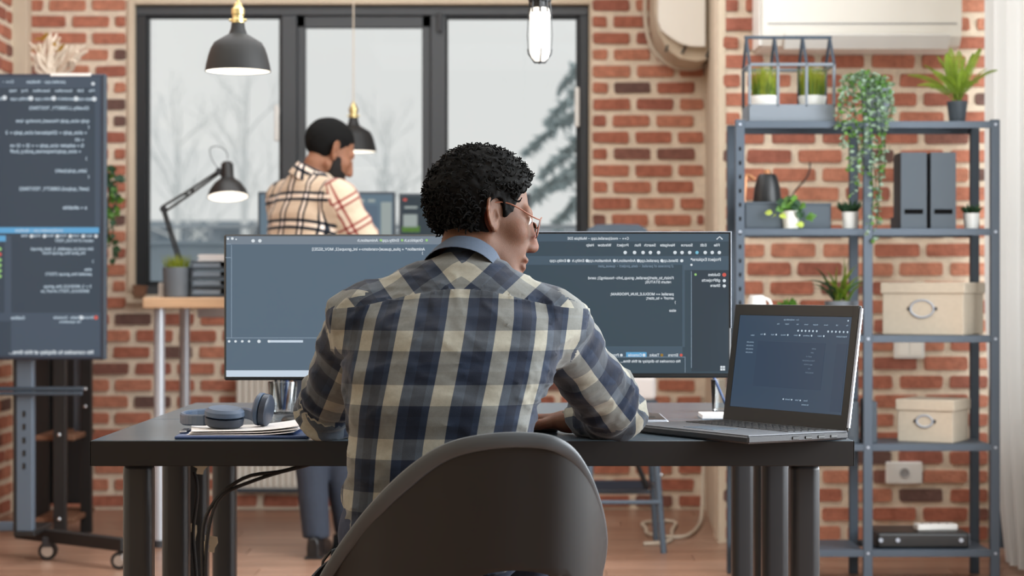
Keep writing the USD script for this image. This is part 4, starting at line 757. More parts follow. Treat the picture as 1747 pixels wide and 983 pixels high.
for x in xs4:
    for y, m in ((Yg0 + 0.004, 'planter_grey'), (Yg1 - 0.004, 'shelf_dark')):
        obj('upright', bx(x - 0.0055, x + 0.0055, y - 0.004, y + 0.004, zt - 0.01, ze), m, gh)
    obj('rafter', cat(tube([(x, Yg0 + 0.004, ze), (x, 7.25, zr)], 0.0055, 6), tube([(x, Yg1 - 0.004, ze), (x, 7.25, zr)], 0.0055, 6)), 'shelf_dark', gh)
obj('ridge_rail', bx(x0 - 0.004, x1 + 0.004, 7.245, 7.255, zr - 0.006, zr + 0.006), 'shelf_dark', gh)
for px, sd_ in ((1303, 11), (1386, 12)):
    cx, cy = PX(px, 7.25), 7.25; t = thing('potted_grass', ['left', 'right'][px > 1350] + ' pale pot of yellow green grass inside the greenhouse planter', 'potted plant', (cx, cy, L1 + 0.004))
    pot_round(t, cx, cy, L1 + 0.004, 0.034, 0.051, PZ(163, 7.22) - L1 - 0.004, 'white_plastic'); obj('grass', cat(blades(cx, cy, PZ(166, 7.22), 0.042, 300, 0.115, 0.15, 0.0022, 0.12, sd_)), 'grass_a', t, kind='stuff'); obj('grass_base', blades(cx, cy, PZ(166, 7.22), 0.044, 220, 0.065, 0.25, 0.0024, 0.2, sd_ + 5), 'grass_b', t, kind='stuff')
def leaf(c, d, nrm, L, w, curl=0.2):
    """A small pointed leaf of eight triangles."""
    d = np.asarray(d, float); d /= np.linalg.norm(d); s = np.cross(d, nrm); s /= np.linalg.norm(s) + 1e-9; u = np.cross(s, d)
    V = [c, c + d * L * .3 + s * w * .45 + u * w * .1, c + d * L * .3 - s * w * .45 + u * w * .1, c + d * L * .65 + s * w * .4, c + d * L * .65 - s * w * .4, c + d * L - u * L * curl, c + d * L * .35, c + d * L * .65 - u * L * curl * .3]
    return V, [[0, 1, 6], [0, 6, 2], [1, 3, 7], [1, 7, 6], [2, 6, 7], [2, 7, 4], [3, 5, 7], [4, 7, 5]]
def leaves(spec):
    V, f = [], []
    for a in spec:
        v, t = leaf(*a); k = len(V); V += v; f += [[x + k for x in y] for y in t]
    return trimesh.Trimesh(np.array(V), f, process=False)
def rdir(r_, z0=-1, z1=1): 
    t = r_.uniform(0, 6.283); z = r_.uniform(z0, z1); h = math.sqrt(max(0, 1 - z * z)); return np.array([h * math.cos(t), h * math.sin(t), z])
# trailing plant
cx, cy = PX(1494, 7.2), 7.2
t = thing('trailing_plant', 'trailing plant hanging from a pale grey pot over the edge of the top shelf', 'potted plant', (cx, cy, L1))
pot_round(t, cx, cy, L1, 0.042, 0.056, PZ(150, 7.15) - L1, 'planter_grey')
r_ = random.Random(21); top = PZ(150, 7.15)
vines = [((1440, 150), (1436, 200), (1437, 250)), ((1452, 146), (1446, 210), (1450, 290)), ((1460, 148), (1458, 200), (1462, 240), (1458, 310)), ((1470, 146), (1472, 200), (1470, 262)), ((1484, 148), (1482, 220), (1488, 300), (1482, 395)), ((1492, 148), (1496, 210), (1500, 300), (1497, 372)), ((1502, 148), (1508, 200), (1510, 260), (1508, 300)), ((1510, 148), (1518, 170), (1516, 205)), ((1478, 150), (1488, 260), (1486, 410)), ((1448, 150), (1432, 180), (1430, 215)), ((1500, 150), (1504, 240), (1496, 340)), ((1456, 150), (1466, 230), (1452, 330))]
st, sp, sp2 = [], [], []
for v in vines:
    q = [np.array([cx + r_.uniform(-.03, .03), cy - 0.01, top + 0.005])] + [P(a, b, 7.09 + r_.uniform(-.02, .02)) for a, b in v]; q[1][2] += 0.02
    c = spline(q, 26); st.append(tube(c, 0.0016, 4))
    for k in range(2, 26):
        for _ in range(3 if k < 18 else 2):
            d = rdir(r_, -0.8, 0.3); (sp if r_.random() < 0.68 else sp2).append((c[k], d, rdir(r_), r_.uniform(.016, .026), r_.uniform(.011, .017)))
for _ in range(90):
    d = rdir(r_, 0.0, 1); (sp2 if r_.random() < .7 else sp).append((np.array([cx, cy, top]) + rdir(r_, -.1, .3) * 0.05 * r_.random() + d * r_.uniform(0, .03), d, rdir(r_), 0.026, 0.017))
for _ in range(26): sp.append((P(r_.uniform(1500, 1522), r_.uniform(152, 205), 7.12), rdir(r_, -.8, .2), (0, -1, 0.3), 0.022, 0.015))
obj('vine_stem', cat(*st), 'leaf_dark', t); obj('foliage', leaves(sp), 'leaf_pale', t, smooth=False, kind='stuff'); obj('green_foliage', leaves(sp2), 'leaf_green', t, smooth=False, kind='stuff')
# ferns
def frond(root, tip, lift, w, n=20):
    root, tip = np.asarray(root), np.asarray(tip); mid = (root + tip) / 2 + np.array([0, 0, lift]); ts = np.linspace(0, 1, n)
    c = np.array([(1 - s) ** 2 * root + 2 * s * (1 - s) * mid + s * s * tip for s in ts]); sp = []
    tg = np.gradient(c, axis=0); tg /= np.linalg.norm(tg, axis=1, keepdims=True)
    for k in range(3, n):
        sd = np.cross(tg[k], [0, 0.25, 1.0]); sd /= np.linalg.norm(sd) + 1e-9; ww = w * math.sin(math.pi * (0.12 + 0.86 * ts[k])) ** 0.7
        for s in (-1, 1): sp.append((c[k], sd * s + tg[k] * 1.3, np.cross(sd, tg[k]) + 0.01, ww, 0.0065, 0.2))
    return cat(leaves(sp), tube(c, np.linspace(0.0022, 0.0008, n), 4))
cx, cy = PX(1633, 7.25), 7.25
t = thing('potted_fern', 'bright green fern in a small dark pot on the top shelf', 'potted plant', (cx, cy, L1))
pot_round(t, cx, cy, L1, 0.028, 0.037, PZ(172, 7.22) - L1, 'box_dark')
rt = np.array([cx, cy, PZ(172, 7.22)])
for k, (a, b, lf, dy) in enumerate(((1550, 128, .05, 0), (1566, 145, .05, -.08), (1578, 112, .04, .05), (1592, 120, .03, -.12), (1604, 104, .03, .06), (1616, 92, .02, -.04), (1622, 84, .0, .02), (1636, 88, .0, -.06), (1646, 98, .02, .05), (1660, 92, .03, 0), (1672, 84, .04, -.05), (1682, 118, .04, .06), (1700, 120, .05, 0), (1668, 140, .05, -.1), (1590, 150, .05, .1), (1628, 110, .02, .12), (1644, 120, .03, -.12), (1610, 130, .04, -.1), (1655, 110, .03, .1), (1600, 95, .03, .1))):
    obj('frond', frond(rt + rdir(r_, 0, .1) * 0.012, P(a, b, 7.25 + dy), lf, 0.036), 'fern_green', t, smooth=False)
cx, cy = PX(1436, 7.25), 7.25
t = thing('potted_spider_plant', 'arching strap leaved plant in a pale grey pot on the third shelf', 'potted plant', (cx, cy, L3))
pot_round(t, cx, cy, L3, 0.05, 0.062, PZ(514, 7.2) - L3, 'planter_grey'); rt = np.array([cx, cy, PZ(517, 7.2)])
def strap(root, tip, lift, w, n=12):
    root, tip = np.asarray(root), np.asarray(tip); mid = (root + tip) / 2 + np.array([0, 0, lift]); V, f = [], []
    for k, s in enumerate(np.linspace(0, 1, n)):
        c = (1 - s) ** 2 * root + 2 * s * (1 - s) * mid + s * s * tip; ww = w * (0.5 + 0.5 * math.sin(3.1 * min(1, s + .15))) * (1 - s ** 3); sd = np.array([-(tip - root)[2], 0.25, (tip - root)[0]]); sd /= np.linalg.norm(sd)
        V += [c - sd * ww, c + np.array([0, 0.002, 0]), c + sd * ww]
        if k: a_ = 3 * k; f += [[a_ - 3, a_ - 2, a_ + 1], [a_ - 3, a_ + 1, a_], [a_ - 2, a_ - 1, a_ + 2], [a_ - 2, a_ + 2, a_ + 1]]
    return trimesh.Trimesh(np.array(V), f, process=False)
for k, (a, b, lf) in enumerate(((1377, 486, .05), (1366, 480, .06), (1386, 458, .07), (1384, 492, .03), (1408, 460, .04), (1418, 470, .03), (1428, 452, .02), (1440, 436, .02), (1448, 444, .02), (1456, 456, .03), (1464, 450, .03), (1472, 470, .04), (1486, 478, .05), (1478, 488, .05), (1400, 476, .04), (1446, 470, .02), (1434, 474, .02), (1460, 480, .03), (1424, 486, .03), (1412, 488, .04), (1468, 492, .04))):
    obj('leaf', strap(rt + rdir(r_, 0, .1) * 0.025, P(a, b, 7.25 + r_.uniform(-.07, .07)), lf, 0.008), ['fern_green', 'leaf_dark', 'leaf_green'][0 if k > 4 and k % 4 else (1 if k < 4 else 2)], t, smooth=False)
# second shelf
t = thing('kettle', 'black dome shaped kettle with a copper handle behind the grey boxes', 'kettle', (PX(1309, 7.3), 7.3, L2))
kx, ky, kk = PX(1309, 7.3), 7.3, 7.3 / F
obj('body', lathe([(0, 0), (24 * kk, 0), (25 * kk, 6 * kk), (24.5 * kk, 50 * kk), (22 * kk, 72 * kk), (17 * kk, 90 * kk), (14 * kk, 95 * kk), (0, 96 * kk)], 36, (kx, ky, L2)), 'chair_black', t)
obj('lid_knob', lathe([(0, 0), (7 * kk, 0), (6 * kk, 4 * kk), (5 * kk, 8 * kk), (0, 9 * kk)], 16, (kx, ky, L2 + 95 * kk)), 'copper', t)
obj('handle', tube(spline([(kx - 22 * kk, ky, L2 + 86 * kk), (kx - 36 * kk, ky, L2 + 92 * kk), (kx - 38 * kk, ky, L2 + 74 * kk), (kx - 36 * kk, ky, L2 + 40 * kk), (kx - 24 * kk, ky, L2 + 34 * kk)], 24), 0.0075, 8), 'copper', t)
q = spline([P(a, b, y) for a, b, y in ((1382, 278, 8.26), (1378, 300, 8.24), (1366, 315, 8.2), (1354, 330, 8.1), (1345, 360, 7.9), (1338, 386, 7.45))], 30); obj('cable', tube(q, 0.004, 6), 'cable_black', label='dark cable running down the brick wall behind the kettle', cat='cable')
def crate(x0, x1, y, label, Y0, m):
    a, b = PX(x0, Y0), PX(x1, Y0); z = PZ(y, Y0); t = thing('storage_crate', label, 'box', ((a + b) / 2, Y0 + 0.1, L2)); w = 0.004
    obj('body', cat(bx(a, b, Y0, Y0 + w, L2, z), bx(a, b, Y0 + .196, Y0 + .2, L2, z), bx(a, a + w, Y0, Y0 + .2, L2, z), bx(b - w, b, Y0, Y0 + .2, L2, z), bx(a, b, Y0, Y0 + .2, L2, L2 + w)), m, t)
    obj('rim', cat(bx(a - .001, b + .001, Y0 - .002, Y0 + w, z - .008, z + .001), bx(a - .001, b + .001, Y0 + .196, Y0 + .202, z - .008, z + .001)), m, t); return t
crate(1271, 1341, 345, 'left of two low grey boxes on the second shelf', 7.16, 'box_grey'); crate(1345, 1418, 347, 'right of two low grey boxes on the second shelf, beside the white succulent pot', 7.19, 'box_grey')
def square_pot(t, px0, px1, y0, z, Y, m='white_plastic'):
    a, b = PX(px0, Y), PX(px1, Y); h = PZ(y0, Y) - z; c = ((a + b) / 2, Y); r1 = (b - a) / 2
    obj('pot', lathe([(0, 0), (r1 * .78, 0), (r1 * .82, h * .04), (r1, h), (r1 * .86, h), (r1 * .84, h * .85), (0, h * .84)], 24, (c[0], c[1], z)), m, t); return np.array([c[0], c[1], z + h * .9])
t = thing('potted_ivy', 'white pot of trailing round green leaves at the front of the second shelf', 'potted plant', (PX(1349, 7.14), 7.14, L2))
c = square_pot(t, 1334, 1364, 360, L2, 7.155); sp = []
for a, b, n in ((1345, 348, 10), (1352, 344, 9), (1360, 356, 6), (1338, 354, 6), (1374, 368, 5), (1358, 374, 3)):
    for _ in range(n): sp.append((P(a + r_.uniform(-5, 5), b + r_.uniform(-5, 5), 7.13 + r_.uniform(-.02, .03)), rdir(r_, -.6, .6), (r_.uniform(-.5, .5), -1, r_.uniform(0, .8)), r_.uniform(.03, .042), r_.uniform(.026, .036)))
for k, s in enumerate(sp[:36]): obj('leaf', leaves([s]), 'leaf_green' if k % 3 else 'leaf_dark', t, smooth=False)
for a, b in ((1318, 364), (1324, 368), (1330, 366), (1370, 380), (1372, 384)): obj('leaf', leaves([(P(a, b, 7.11), rdir(r_, -.4, .4), (0.2, -1, .4), .03, .026)]), 'leaf_lime', t, smooth=False)
obj('stem', cat(*[tube(spline([c, P(a, b - 14, 7.12), P(a, b, 7.115)], 8), 0.0018, 5) for a, b in ((1324, 368), (1372, 376), (1345, 348))]), 'leaf_dark', t)
def succulent(px0, px1, y, topy, Y, z, label, m='leaf_dark'):
    t = thing('potted_succulent', label, 'potted plant', (PX((px0 + px1) / 2, Y), Y, z)); c = square_pot(t, px0, px1, y, z, Y); sp = []; H = PZ(topy, Y) - c[2]; R = (PX(px1, Y) - PX(px0, Y)) * .4
    for k in range(60):
        d = rdir(r_, 0.0, 1.0); sp.append((c + np.array([d[0] * R * .5, d[1] * R * .5, 0]), d + np.array([0, 0, .6]), rdir(r_), H * r_.uniform(.6, 1.05), 0.012, 0.05))
    obj('foliage', leaves(sp), m, t, smooth=False, kind='stuff')
succulent(1436, 1464, 362, 338, 7.2, L2, 'white pot with a dark succulent below the trailing plant')
succulent(1643, 1671, 364, 346, 7.2, L2, 'white pot with a dark succulent right of the magazine files')
def magfile(x0, x1, y0, label, Y0=7.14):
    a, b, z = PX(x0, Y0), PX(x1, Y0), PZ(y0, Y0); t = thing('magazine_file', label, 'magazine file', ((a + b) / 2, Y0 + .12, L2), 'grey magazine files')
    obj('body', extr([(Y0, L2), (Y0 + .14, L2), (Y0 + .14, z - 0.02), (Y0 + .12, z), (Y0, z)], b - a, [[0, 1, 0], [0, 0, 1], [1, 0, 0]], (a, 0, 0)), 'box_grey', t)
    x = (a + b) / 2; w = (b - a) * .36; obj('label_holder', bx(x - w, x + w, Y0 - .003, Y0 + .001, PZ(365, Y0), PZ(357, Y0), .0008), 'label_black', t)
magfile(1537, 1581, 260, 'left grey magazine file of the pair on the second shelf'); magfile(1588, 1631, 260, 'right grey magazine file of the pair on the second shelf')
obj('card_box', bx(PX(1526, 7.3), PX(1552, 7.3), 7.3, 7.38, L2, PZ(370, 7.3)), 'box_dark', label='small dark box behind the left magazine file', cat='box')
# third shelf
mx, my, mk = PX(1291, 7.2), 7.2, 7.2 / F
t = thing('mug', 'white mug with a handle on the third shelf behind the laptop', 'mug', (mx, my, L3))
obj('cup', lathe([(0, 0), (17 * mk, 0), (18 * mk, 4 * mk), (18 * mk, 30 * mk), (16 * mk, 52 * mk), (13 * mk, 66 * mk), (10 * mk, 68 * mk), (0, 68 * mk)], 28, (mx, my, L3)), 'white_plastic', t)
obj('handle', tube(spline([(mx + 12 * mk, my - .012, L3 + 62 * mk), (mx + 21 * mk, my - .012, L3 + 58 * mk), (mx + 21 * mk, my - .012, L3 + 38 * mk), (mx + 15 * mk, my - .012, L3 + 30 * mk)], 16), 0.005, 8), 'white_plastic', t)
t = thing('potted_herb', 'small bushy green plant on the third shelf behind the laptop', 'potted plant', (PX(1346, 7.22), 7.22, L3)); c = square_pot(t, 1332, 1362, 540, L3, 7.22, 'planter_grey')
obj('foliage', leaves([(c + rdir(r_, 0, 1) * 0.03 + [0, 0, .015], rdir(r_, -.2, 1), rdir(r_), .034, .024) for _ in range(90)]), 'leaf_green', t, smooth=False, kind='stuff')
def storage_box(cx, cy, w, d, h, psi, z, label, handle_w):
    t = thing('storage_box', label, 'box', (cx, cy, z)); p = math.radians(psi); X = np.array([math.cos(p), -math.sin(p), 0]); Y = np.array([math.sin(p), math.cos(p), 0]); Zv = np.array([0, 0, 1.0]); c = np.array([cx, cy, z])
    obj('body', obox(c + Zv * (h / 2 - .004), X, Y, Zv, w / 2, d / 2, h / 2 - .004, .003), 'cream_board', t); obj('lid', obox(c + Zv * (h - .02), X, Y, Zv, w / 2 + .006, d / 2 + .006, .02, .003), 'cream_board', t)
    hc = c - Y * (d / 2 + .0015) + Zv * h * .5; hw = handle_w; fr = []
    for k in range(24):
        a = k * 2 * math.pi / 24; fr.append(hc - Y * .003 + X * hw * math.cos(a) + Zv * hw * .72 * math.sin(a))
    obj('label_frame', tube(fr, .0035, 6, True), 'pale_steel', t); obj('label_card', tm(m3.Manifold.hull_points(np.array([q + Y * s for q in fr for s in (.001, .0035)]))), 'cream_board', t)
    obj('frame_tab', cat(*[obox(hc + X * s * (hw + .006), X, Y, Zv, .006, .002, .006, .001) for s in (-1, 1)]), 'dark_grey', t)
storage_box(PX(1592, 7.31), 7.31, .30, .26, PZ(482, 7.2) - L3, 29, L3, 'larger cream lidded storage box with oval label frame on the third shelf', .043)
storage_box(PX(1592, 7.28), 7.28, .205, .20, PZ(682, 7.2) - L4, 29, L4, 'smaller cream lidded storage box with oval label frame on the fourth shelf', .029)
t = thing('box_file', 'dark grey box file on the fourth shelf behind the laptop edge', 'box file', (PX(1470, 7.14), 7.24, L4)); obj('body', bx(PX(1446, 7.12), PX(1479, 7.12) - .022, 7.145, 7.38, L4, PZ(686, 7.12)), 'box_grey', t); obj('spine', bx(PX(1450, 7.12), PX(1470, 7.12) - .02, 7.142, 7.146, L4 + .02, PZ(700, 7.12)), 'box_dark', t)
obj('box_file', bx(PX(1479, 7.12) + .020, PX(1497, 7.14), 7.145, 7.38, L4, PZ(686, 7.12)), 'box_grey', label='slimmer grey box file right of the middle post on the fourth shelf', cat='box file')
t = thing('black_device', 'flat black electronic device on the bottom shelf', 'electronic device', (PX(1580, 7.2), 7.25, L5)); obj('body', rbox(PX(1496, 7.15), PX(1655, 7.15), 7.15, 7.38, L5, PZ(909, 7.15), .012), 'black_plastic', t); obj('side_panel', bx(PX(1655, 7.15) - .004, PX(1657, 7.15), 7.17, 7.36, L5 + .008, PZ(912, 7.15)), 'pale_steel', t)
obj('knob', cat(*[cyl(P(x, 922, 7.155), P(x, 922, 7.142), .008, 14) for x in (1503, 1532, 1640)]), 'pale_steel', t)
t = thing('white_remote', 'white slab lying on top of the black device on the bottom shelf', 'remote', (PX(1598, 7.22), 7.22, PZ(909, 7.15))); obj('body', obox((PX(1598, 7.22), 7.24, PZ(909, 7.15) + .011), (.99, .1, 0), (-.1, .99, 0), (0, 0, 1), .075, .03, .011, .004), 'white_plastic', t); obj('button', cat(*[cyl((PX(1575 + 14 * k, 7.22), 7.235, PZ(909, 7.15) + .02), (PX(1575 + 14 * k, 7.22), 7.235, PZ(909, 7.15) + .024), .004, 8) for k in range(4)]), 'grey_plastic', t)
for k, (a, b, c, d, lb) in enumerate(((1525, 1577, 578, 612, 'white double socket plate on the brick wall just under the third shelf'), (1511, 1573, 788, 826, 'white socket plate with a round outlet low on the brick wall'))):
    Y = 8.285; t = thing('wall_socket', lb, 'socket', (PX((a + b) / 2, Y), Y, PZ(d, Y))); obj('plate', rbox(PX(a, Y), PX(b, Y), Y - .008, Y + .012, PZ(d, Y), PZ(c, Y), .006), 'white_plastic', t)
    if k: obj('outlet', lathe([(0, 0), (.018, 0), (.02, .004), (.016, .004), (.014, .001), (0, .001)], 24, P(1543, 807, Y - .009), (0, -1, 0)), 'grey_plastic', t)
    else: obj('rocker', cat(*[bx(PX(x, Y), PX(x + 20, Y), Y - .0105, Y - .006, PZ(607, Y), PZ(584, Y), .001) for x in (1530, 1552)]), 'white_warm', t)
obj('steel_panel', extr([(PX(1689, 8.12), 0.0), (PX(1727, 8.12), 0.0), (PX(1722, 8.12), .25), (PX(1706, 8.12), .95), (PX(1689, 8.12), 1.0)], .02, XZ, (0, 8.14, 0)), 'shelf_dark', label='blue grey steel panel standing between the shelving and the curtain', cat='panel')
# ================================================================ display on its wheeled stand, left
YT = 7.55; ST = F / YT
tv = thing('wall_display', 'tall display with mirrored code at the left edge', 'display', (PX(20, YT), YT, PZ(615, YT)))
xa, xb = PX(178, YT) - 0.70, PX(178, YT); z0, z1 = PZ(614, YT), PZ(126, YT)
obj('housing', bx(xa, xb, YT, YT + .05, z0, z1, .005), 'headphone_dark', tv)
def tq(name, m, rects, d): obj(name, cat(*[bx(PX(a, YT), PX(b, YT), YT - .0012 - d, YT + .002, PZ(dn, YT), PZ(u, YT), .0001) for a, b, u, dn in rects]), m, tv, smooth=False)
lft = CX + (xa + .012) / YT * F
tq('screen_panel', 'scr_tv', [(lft, 171, 131, 608)], 0); tq('screen_pane', 'scr_tv_hi', [(lft, 171, 131, 150), (162, 171, 150, 386), (lft, 171, 534, 548), (8, 19, 402, 534), (19, 171, 548, 608)], .0003)
tq('title_bar', 'scr_blue', [(lft, 169, 388, 398), (lft, 10, 402, 412)], .0006)
TT = [('parallel.cpp - Multiple', 112, 142, 4.6), ('C++ -', 24, 142, 5)] + [(s, 162 - 19 * k, 157, 4.4) for k, s in enumerate(('File', 'Edit', 'Source', 'Nav', 'Search', 'Run', 'Proj', 'Help'))]
TT += [(s, x, 171, 5) for s, x in (('app.cpp', 158), ('parallel.h', 128), ('Anim.cpp', 90), ('Entity.cpp', 50), ('Graph', 6))]
TT += [('(Quality_LOBBITY, TESTING)', 153, 187, 5.4), ('quip size_quip Housed_moving-low', 153, 209, 5.4), ('{', 153, 219, 5), ('= size_quip = (Displaced size_quip > 2', 149, 229, 5.6), ('= 60', 144, 241, 5.2), ('Q = adapter size_quip = + (8 + 0) ve', 144, 251, 5.4), ('= size_quip/response_policy_buff', 139, 261, 5.6), ('}', 149, 273, 5), ('(abs_quip/path)', 149, 294, 5.4), ('{', 153, 304, 5), ('(setF_quips(LOBBITY, TESTING)', 153, 325, 5.6), ('a = alkabile', 149, 357, 5.6)]
TT += [('mod/parallel.cpp - Multiple', 108, 395.5, 4.6)] + [(s, 158 - 22 * k, 404, 4) for k, s in enumerate(('app.h', 'main', 'Anim', 'Blend', 'Graph', 'Data'))]
TT += [('return STATUS_TEST', 160, 413, 4.8), ('(int cmd_to_parallel, 1, test_group)', 160, 427, 4.8), ('int_plus the_group from', 146, 434, 4.8), ('}', 160, 448, 4.4), ('else', 157, 462, 4.6), ('parallel the_group (TEST)', 157, 470, 4.8), ('2 + 1; MODULE_the_group', 157, 491, 4.8), ('(MODULE_TEST) errorF_to', 153, 499, 4.8)]
TT += [('Outline', 43, 545, 5.2), ('Errors', 160, 544, 4.6), ('Tasks', 138, 544, 4.6), ('Console', 116, 544, 4.6), ('No operations', 138, 551, 4)]
def ttxt(m, lines): obj('screen_text', text_on([(s, PX(x, YT), PZ(y, YT), h / ST) for s, x, y, h in lines], (0, YT - .0022, 0), (1, 0, 0), (0, 0, 1), (0, -1, 0)), m, tv, smooth=False, kind='stuff')
ttxt('scr_text_tv', TT); ttxt('scr_text', [('No consoles to display at this time...', 160, 604, 6.2)])
dt = lambda m, pts: obj('screen_icon', dots_on([(PX(x, YT), PZ(y, YT), r / ST) for x, y, r in pts], (0, YT - .0016, 0), (1, 0, 0), (0, 0, 1), (0, -1, 0), .0014), m, tv, smooth=False, kind='stuff')
dt('scr_text', [(161, 169, 4), (130, 168.5, 4), (92, 168, 4), (53, 168, 4), (8, 167, 4), (159, 143, 3)] + [(164 - 22 * k, 403, 3) for k in range(6)] + [(139, 542, 3.5)]); dt('scr_green', [(0, 425 + 9.3 * k, 3) for k in (0, 2, 3, 4, 5)]); dt('scr_red', [(0, 434, 3), (164, 542, 3.4)])
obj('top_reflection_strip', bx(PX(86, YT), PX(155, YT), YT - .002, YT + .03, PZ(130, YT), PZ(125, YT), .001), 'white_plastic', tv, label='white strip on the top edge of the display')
obj('side_trim', bx(xb - .006, xb + .002, YT - .002, YT + .045, z0, z1), 'shelf_dark', tv)
cart = thing('display_stand', 'dark steel display stand on casters at the left', 'display stand', (PX(100, 7.7), 7.75, 0))
xp = PX(43, 7.62)
obj('upright', bx(xp - .032, xp + .030, 7.61, 7.66, .13, 1.5), 'steel_blue', cart); obj('upright_slot', cat(*[bx(xp - .006, xp + .004, 7.606, 7.612, PZ(y + 5, 7.62), PZ(y - 5, 7.62), .001) for y in (706, 728, 751, 773, 795)]), 'lens_black', cart, kind='stuff')
obj('upright_side', bx(xp - .045, xp - .032, 7.612, 7.68, .13, 1.5), 'black_plastic', cart)
obj('cross_arm', cat(bx(xp - .44, PX(139, 7.58), 7.58, 7.605, PZ(675, 7.58), PZ(669, 7.58)), bx(xp - .44, PX(141, 7.6), 7.605, 7.63, PZ(668, 7.58), PZ(661, 7.58))), 'shelf_dark', cart)
fa, fb = P(32, 915, 7.9), P(214, 935, 7.50); d = (fb - fa) * [1, 1, 0]; L = np.linalg.norm(d); d /= L; n_ = np.cross(Z, d); zc = (fa[2] + fb[2]) / 2
mid = (fa + fb) / 2; mid[2] = .093
obj('foot_beam', obox(mid, d, n_, Z, L / 2, .022, .024, .003), 'black_matte', cart); obj('rear_beam', bx(xp - .44, xp - .03, 7.86, 7.9, .10, .135), 'steel_blue', cart); obj('end_cap', cyl(fb * [1, 1, 0] + [0, -.02, .05], fb * [1, 1, 0] + [0, .02, .05], .014), 'grey_plastic', cart)
obj('column_foot', bx(xp - .04, xp + .04, 7.60, 7.90, .112, .132), 'black_plastic', cart)
cs = P(83, 940, 7.78); w = obj('caster', cyl((cs[0], 7.755, .036), (cs[0], 7.79, .036), .036, 20), 'black_plastic', cart); obj('wheel_hub', cyl((cs[0], 7.752, .036), (cs[0], 7.793, .036), .023, 16), 'chrome', w); obj('caster_fork', bx(cs[0] - .02, cs[0] + .02, 7.75, 7.796, .05, .09), 'dark_grey', cart)
c2 = P(205, 940, 7.52); w = obj('caster', cyl((c2[0], 7.50, .033), (c2[0], 7.53, .033), .033, 20), 'black_plastic', cart); obj('wheel_hub', cyl((c2[0], 7.497, .033), (c2[0], 7.533, .033), .021, 16), 'chrome', w)
obj('bolt', cat(*[sphere(P(x, y, 7.72), .012, 1) for x, y in ((51, 906), (65, 907))]), 'chrome', cart)
# dark shelf rack in the corner behind it
bs = thing('corner_rack', 'dark narrow rack in the left corner behind the display', 'rack', (PX(105, 8.6), 8.7, 0))
for x, y, wd in ((101, 8.35, .026), (146, 8.62, .024)):
    c = P(x, 0, y); obj('post', bx(c[0] - wd, c[0] + wd, y, y + .04, 0, 1.89), 'black_plastic', bs); obj('post_bolt', cat(*[sphere((c[0], y - .002, PZ(q, y)), .010, 1) for q in ((742, 886) if x < 120 else (694, 664))]), 'chrome', bs)
obj('back_post', bx(PX(58, 8.8), PX(84, 8.8), 8.8, 8.84, 0, 1.89), 'black_plastic', bs)
for yv in (743, 884, 500, 300): 
    z = PZ(yv, 8.4); obj('shelf', bx(PX(60, 8.4), PX(146, 8.62), 8.40, 8.82, z - .022, z), 'brown_wood', bs)
obj('top_shelf', bx(PX(60, 8.4), PX(150, 8.62), 8.38, 8.82, 1.885, 1.9), 'black_plastic', bs); obj('side_panel', bx(PX(112, 8.5), PX(126, 8.5), 8.66, 8.70, PZ(742, 8.5), 1.885), 'steel_blue', bs); obj('back_panel', bx(PX(52, 8.9), PX(147, 8.9), 8.86, 8.88, .1, 1.8), 'black_matte', bs); obj('door_panel', bx(PX(58, 8.8), PX(82, 8.8), 8.845, 8.856, PZ(735, 8.8), 1.2), 'shelf_dark', bs)
t = thing('coral_plant', 'pale branching dried plant on top of the rack behind the display', 'potted plant', (PX(92, 8.55), 8.55, 1.9)); cx, cy = PX(92, 8.55), 8.55
pot_round(t, cx, cy, 1.9, .045, .055, .06, 'box_dark'); ms = []
for a, b in ((62, 92), (66, 74), (72, 84), (82, 58), (90, 64), (96, 80), (104, 82), (112, 78), (122, 78), (132, 88), (128, 104), (60, 108), (118, 100), (84, 92), (76, 104)):
    e = P(a, b, cy + r_.uniform(-.08, .08)); s = np.array([cx, cy, 1.95]); q = s + (e - s) * .6 + np.array([r_.uniform(-.03, .03), 0, 0]); ms.append(tube([s, q, e], [.011, .010, .007], 6)); ms += [tube([q, q + (e - s) * .35 + np.array([r_.uniform(-.05, .05), 0, .01])], [.009, .006], 6) for _ in range(2)]
obj('branches', cat(*ms), 'coral_cream', t); obj('autumn_foliage', leaves([(np.array([cx - .02, cy - .04, 2.06]) + rdir(r_, 0, 1) * .06, rdir(r_, 0, 1), rdir(r_), .05, .022) for _ in range(9)]), 'autumn_leaf', t, smooth=False, kind='stuff')
t = thing('hanging_ivy', 'dark green ivy hanging beside the right edge of the display', 'hanging plant', (PX(165, 8.55), 8.55, 1.55)); sp = []; st = []; sp2 = []
obj('pot', lathe([(0, 0), (.045, 0), (.06, .09), (.054, .09), (.05, .07), (0, .07)], 20, (PX(150, 8.55), 8.55, PZ(300, 8.5))), 'box_dark', t); obj('bracket', bx(PX(130, 8.55), PX(165, 8.55), 8.50, 8.62, PZ(300, 8.5) - .012, PZ(300, 8.5)), 'black_plastic', t)
for v in (((160, 285), (182, 290), (186, 320), (184, 372), (188, 420)), ((160, 285), (188, 300), (194, 345), (192, 400), (194, 440)), ((158, 286), (178, 300), (182, 360), (183, 462)), ((158, 286), (190, 288), (199, 318), (198, 352))):
    c = spline([P(a, b, 8.5) for a, b in v], 22); st.append(tube(c, .0025, 5))
    for k in range(3, 22):
        if r_.random() < .8: (sp if r_.random() < .7 else sp2).append((c[k], rdir(r_, -.9, .3), (r_.uniform(-.6, .6), -1, .3), r_.uniform(.03, .048), r_.uniform(.026, .036)))
obj('stem', cat(*st), 'leaf_dark', t); obj('foliage', leaves(sp), 'leaf_dark', t, smooth=False, kind='stuff'); obj('green_foliage', leaves(sp2), 'leaf_green', t, smooth=False, kind='stuff')
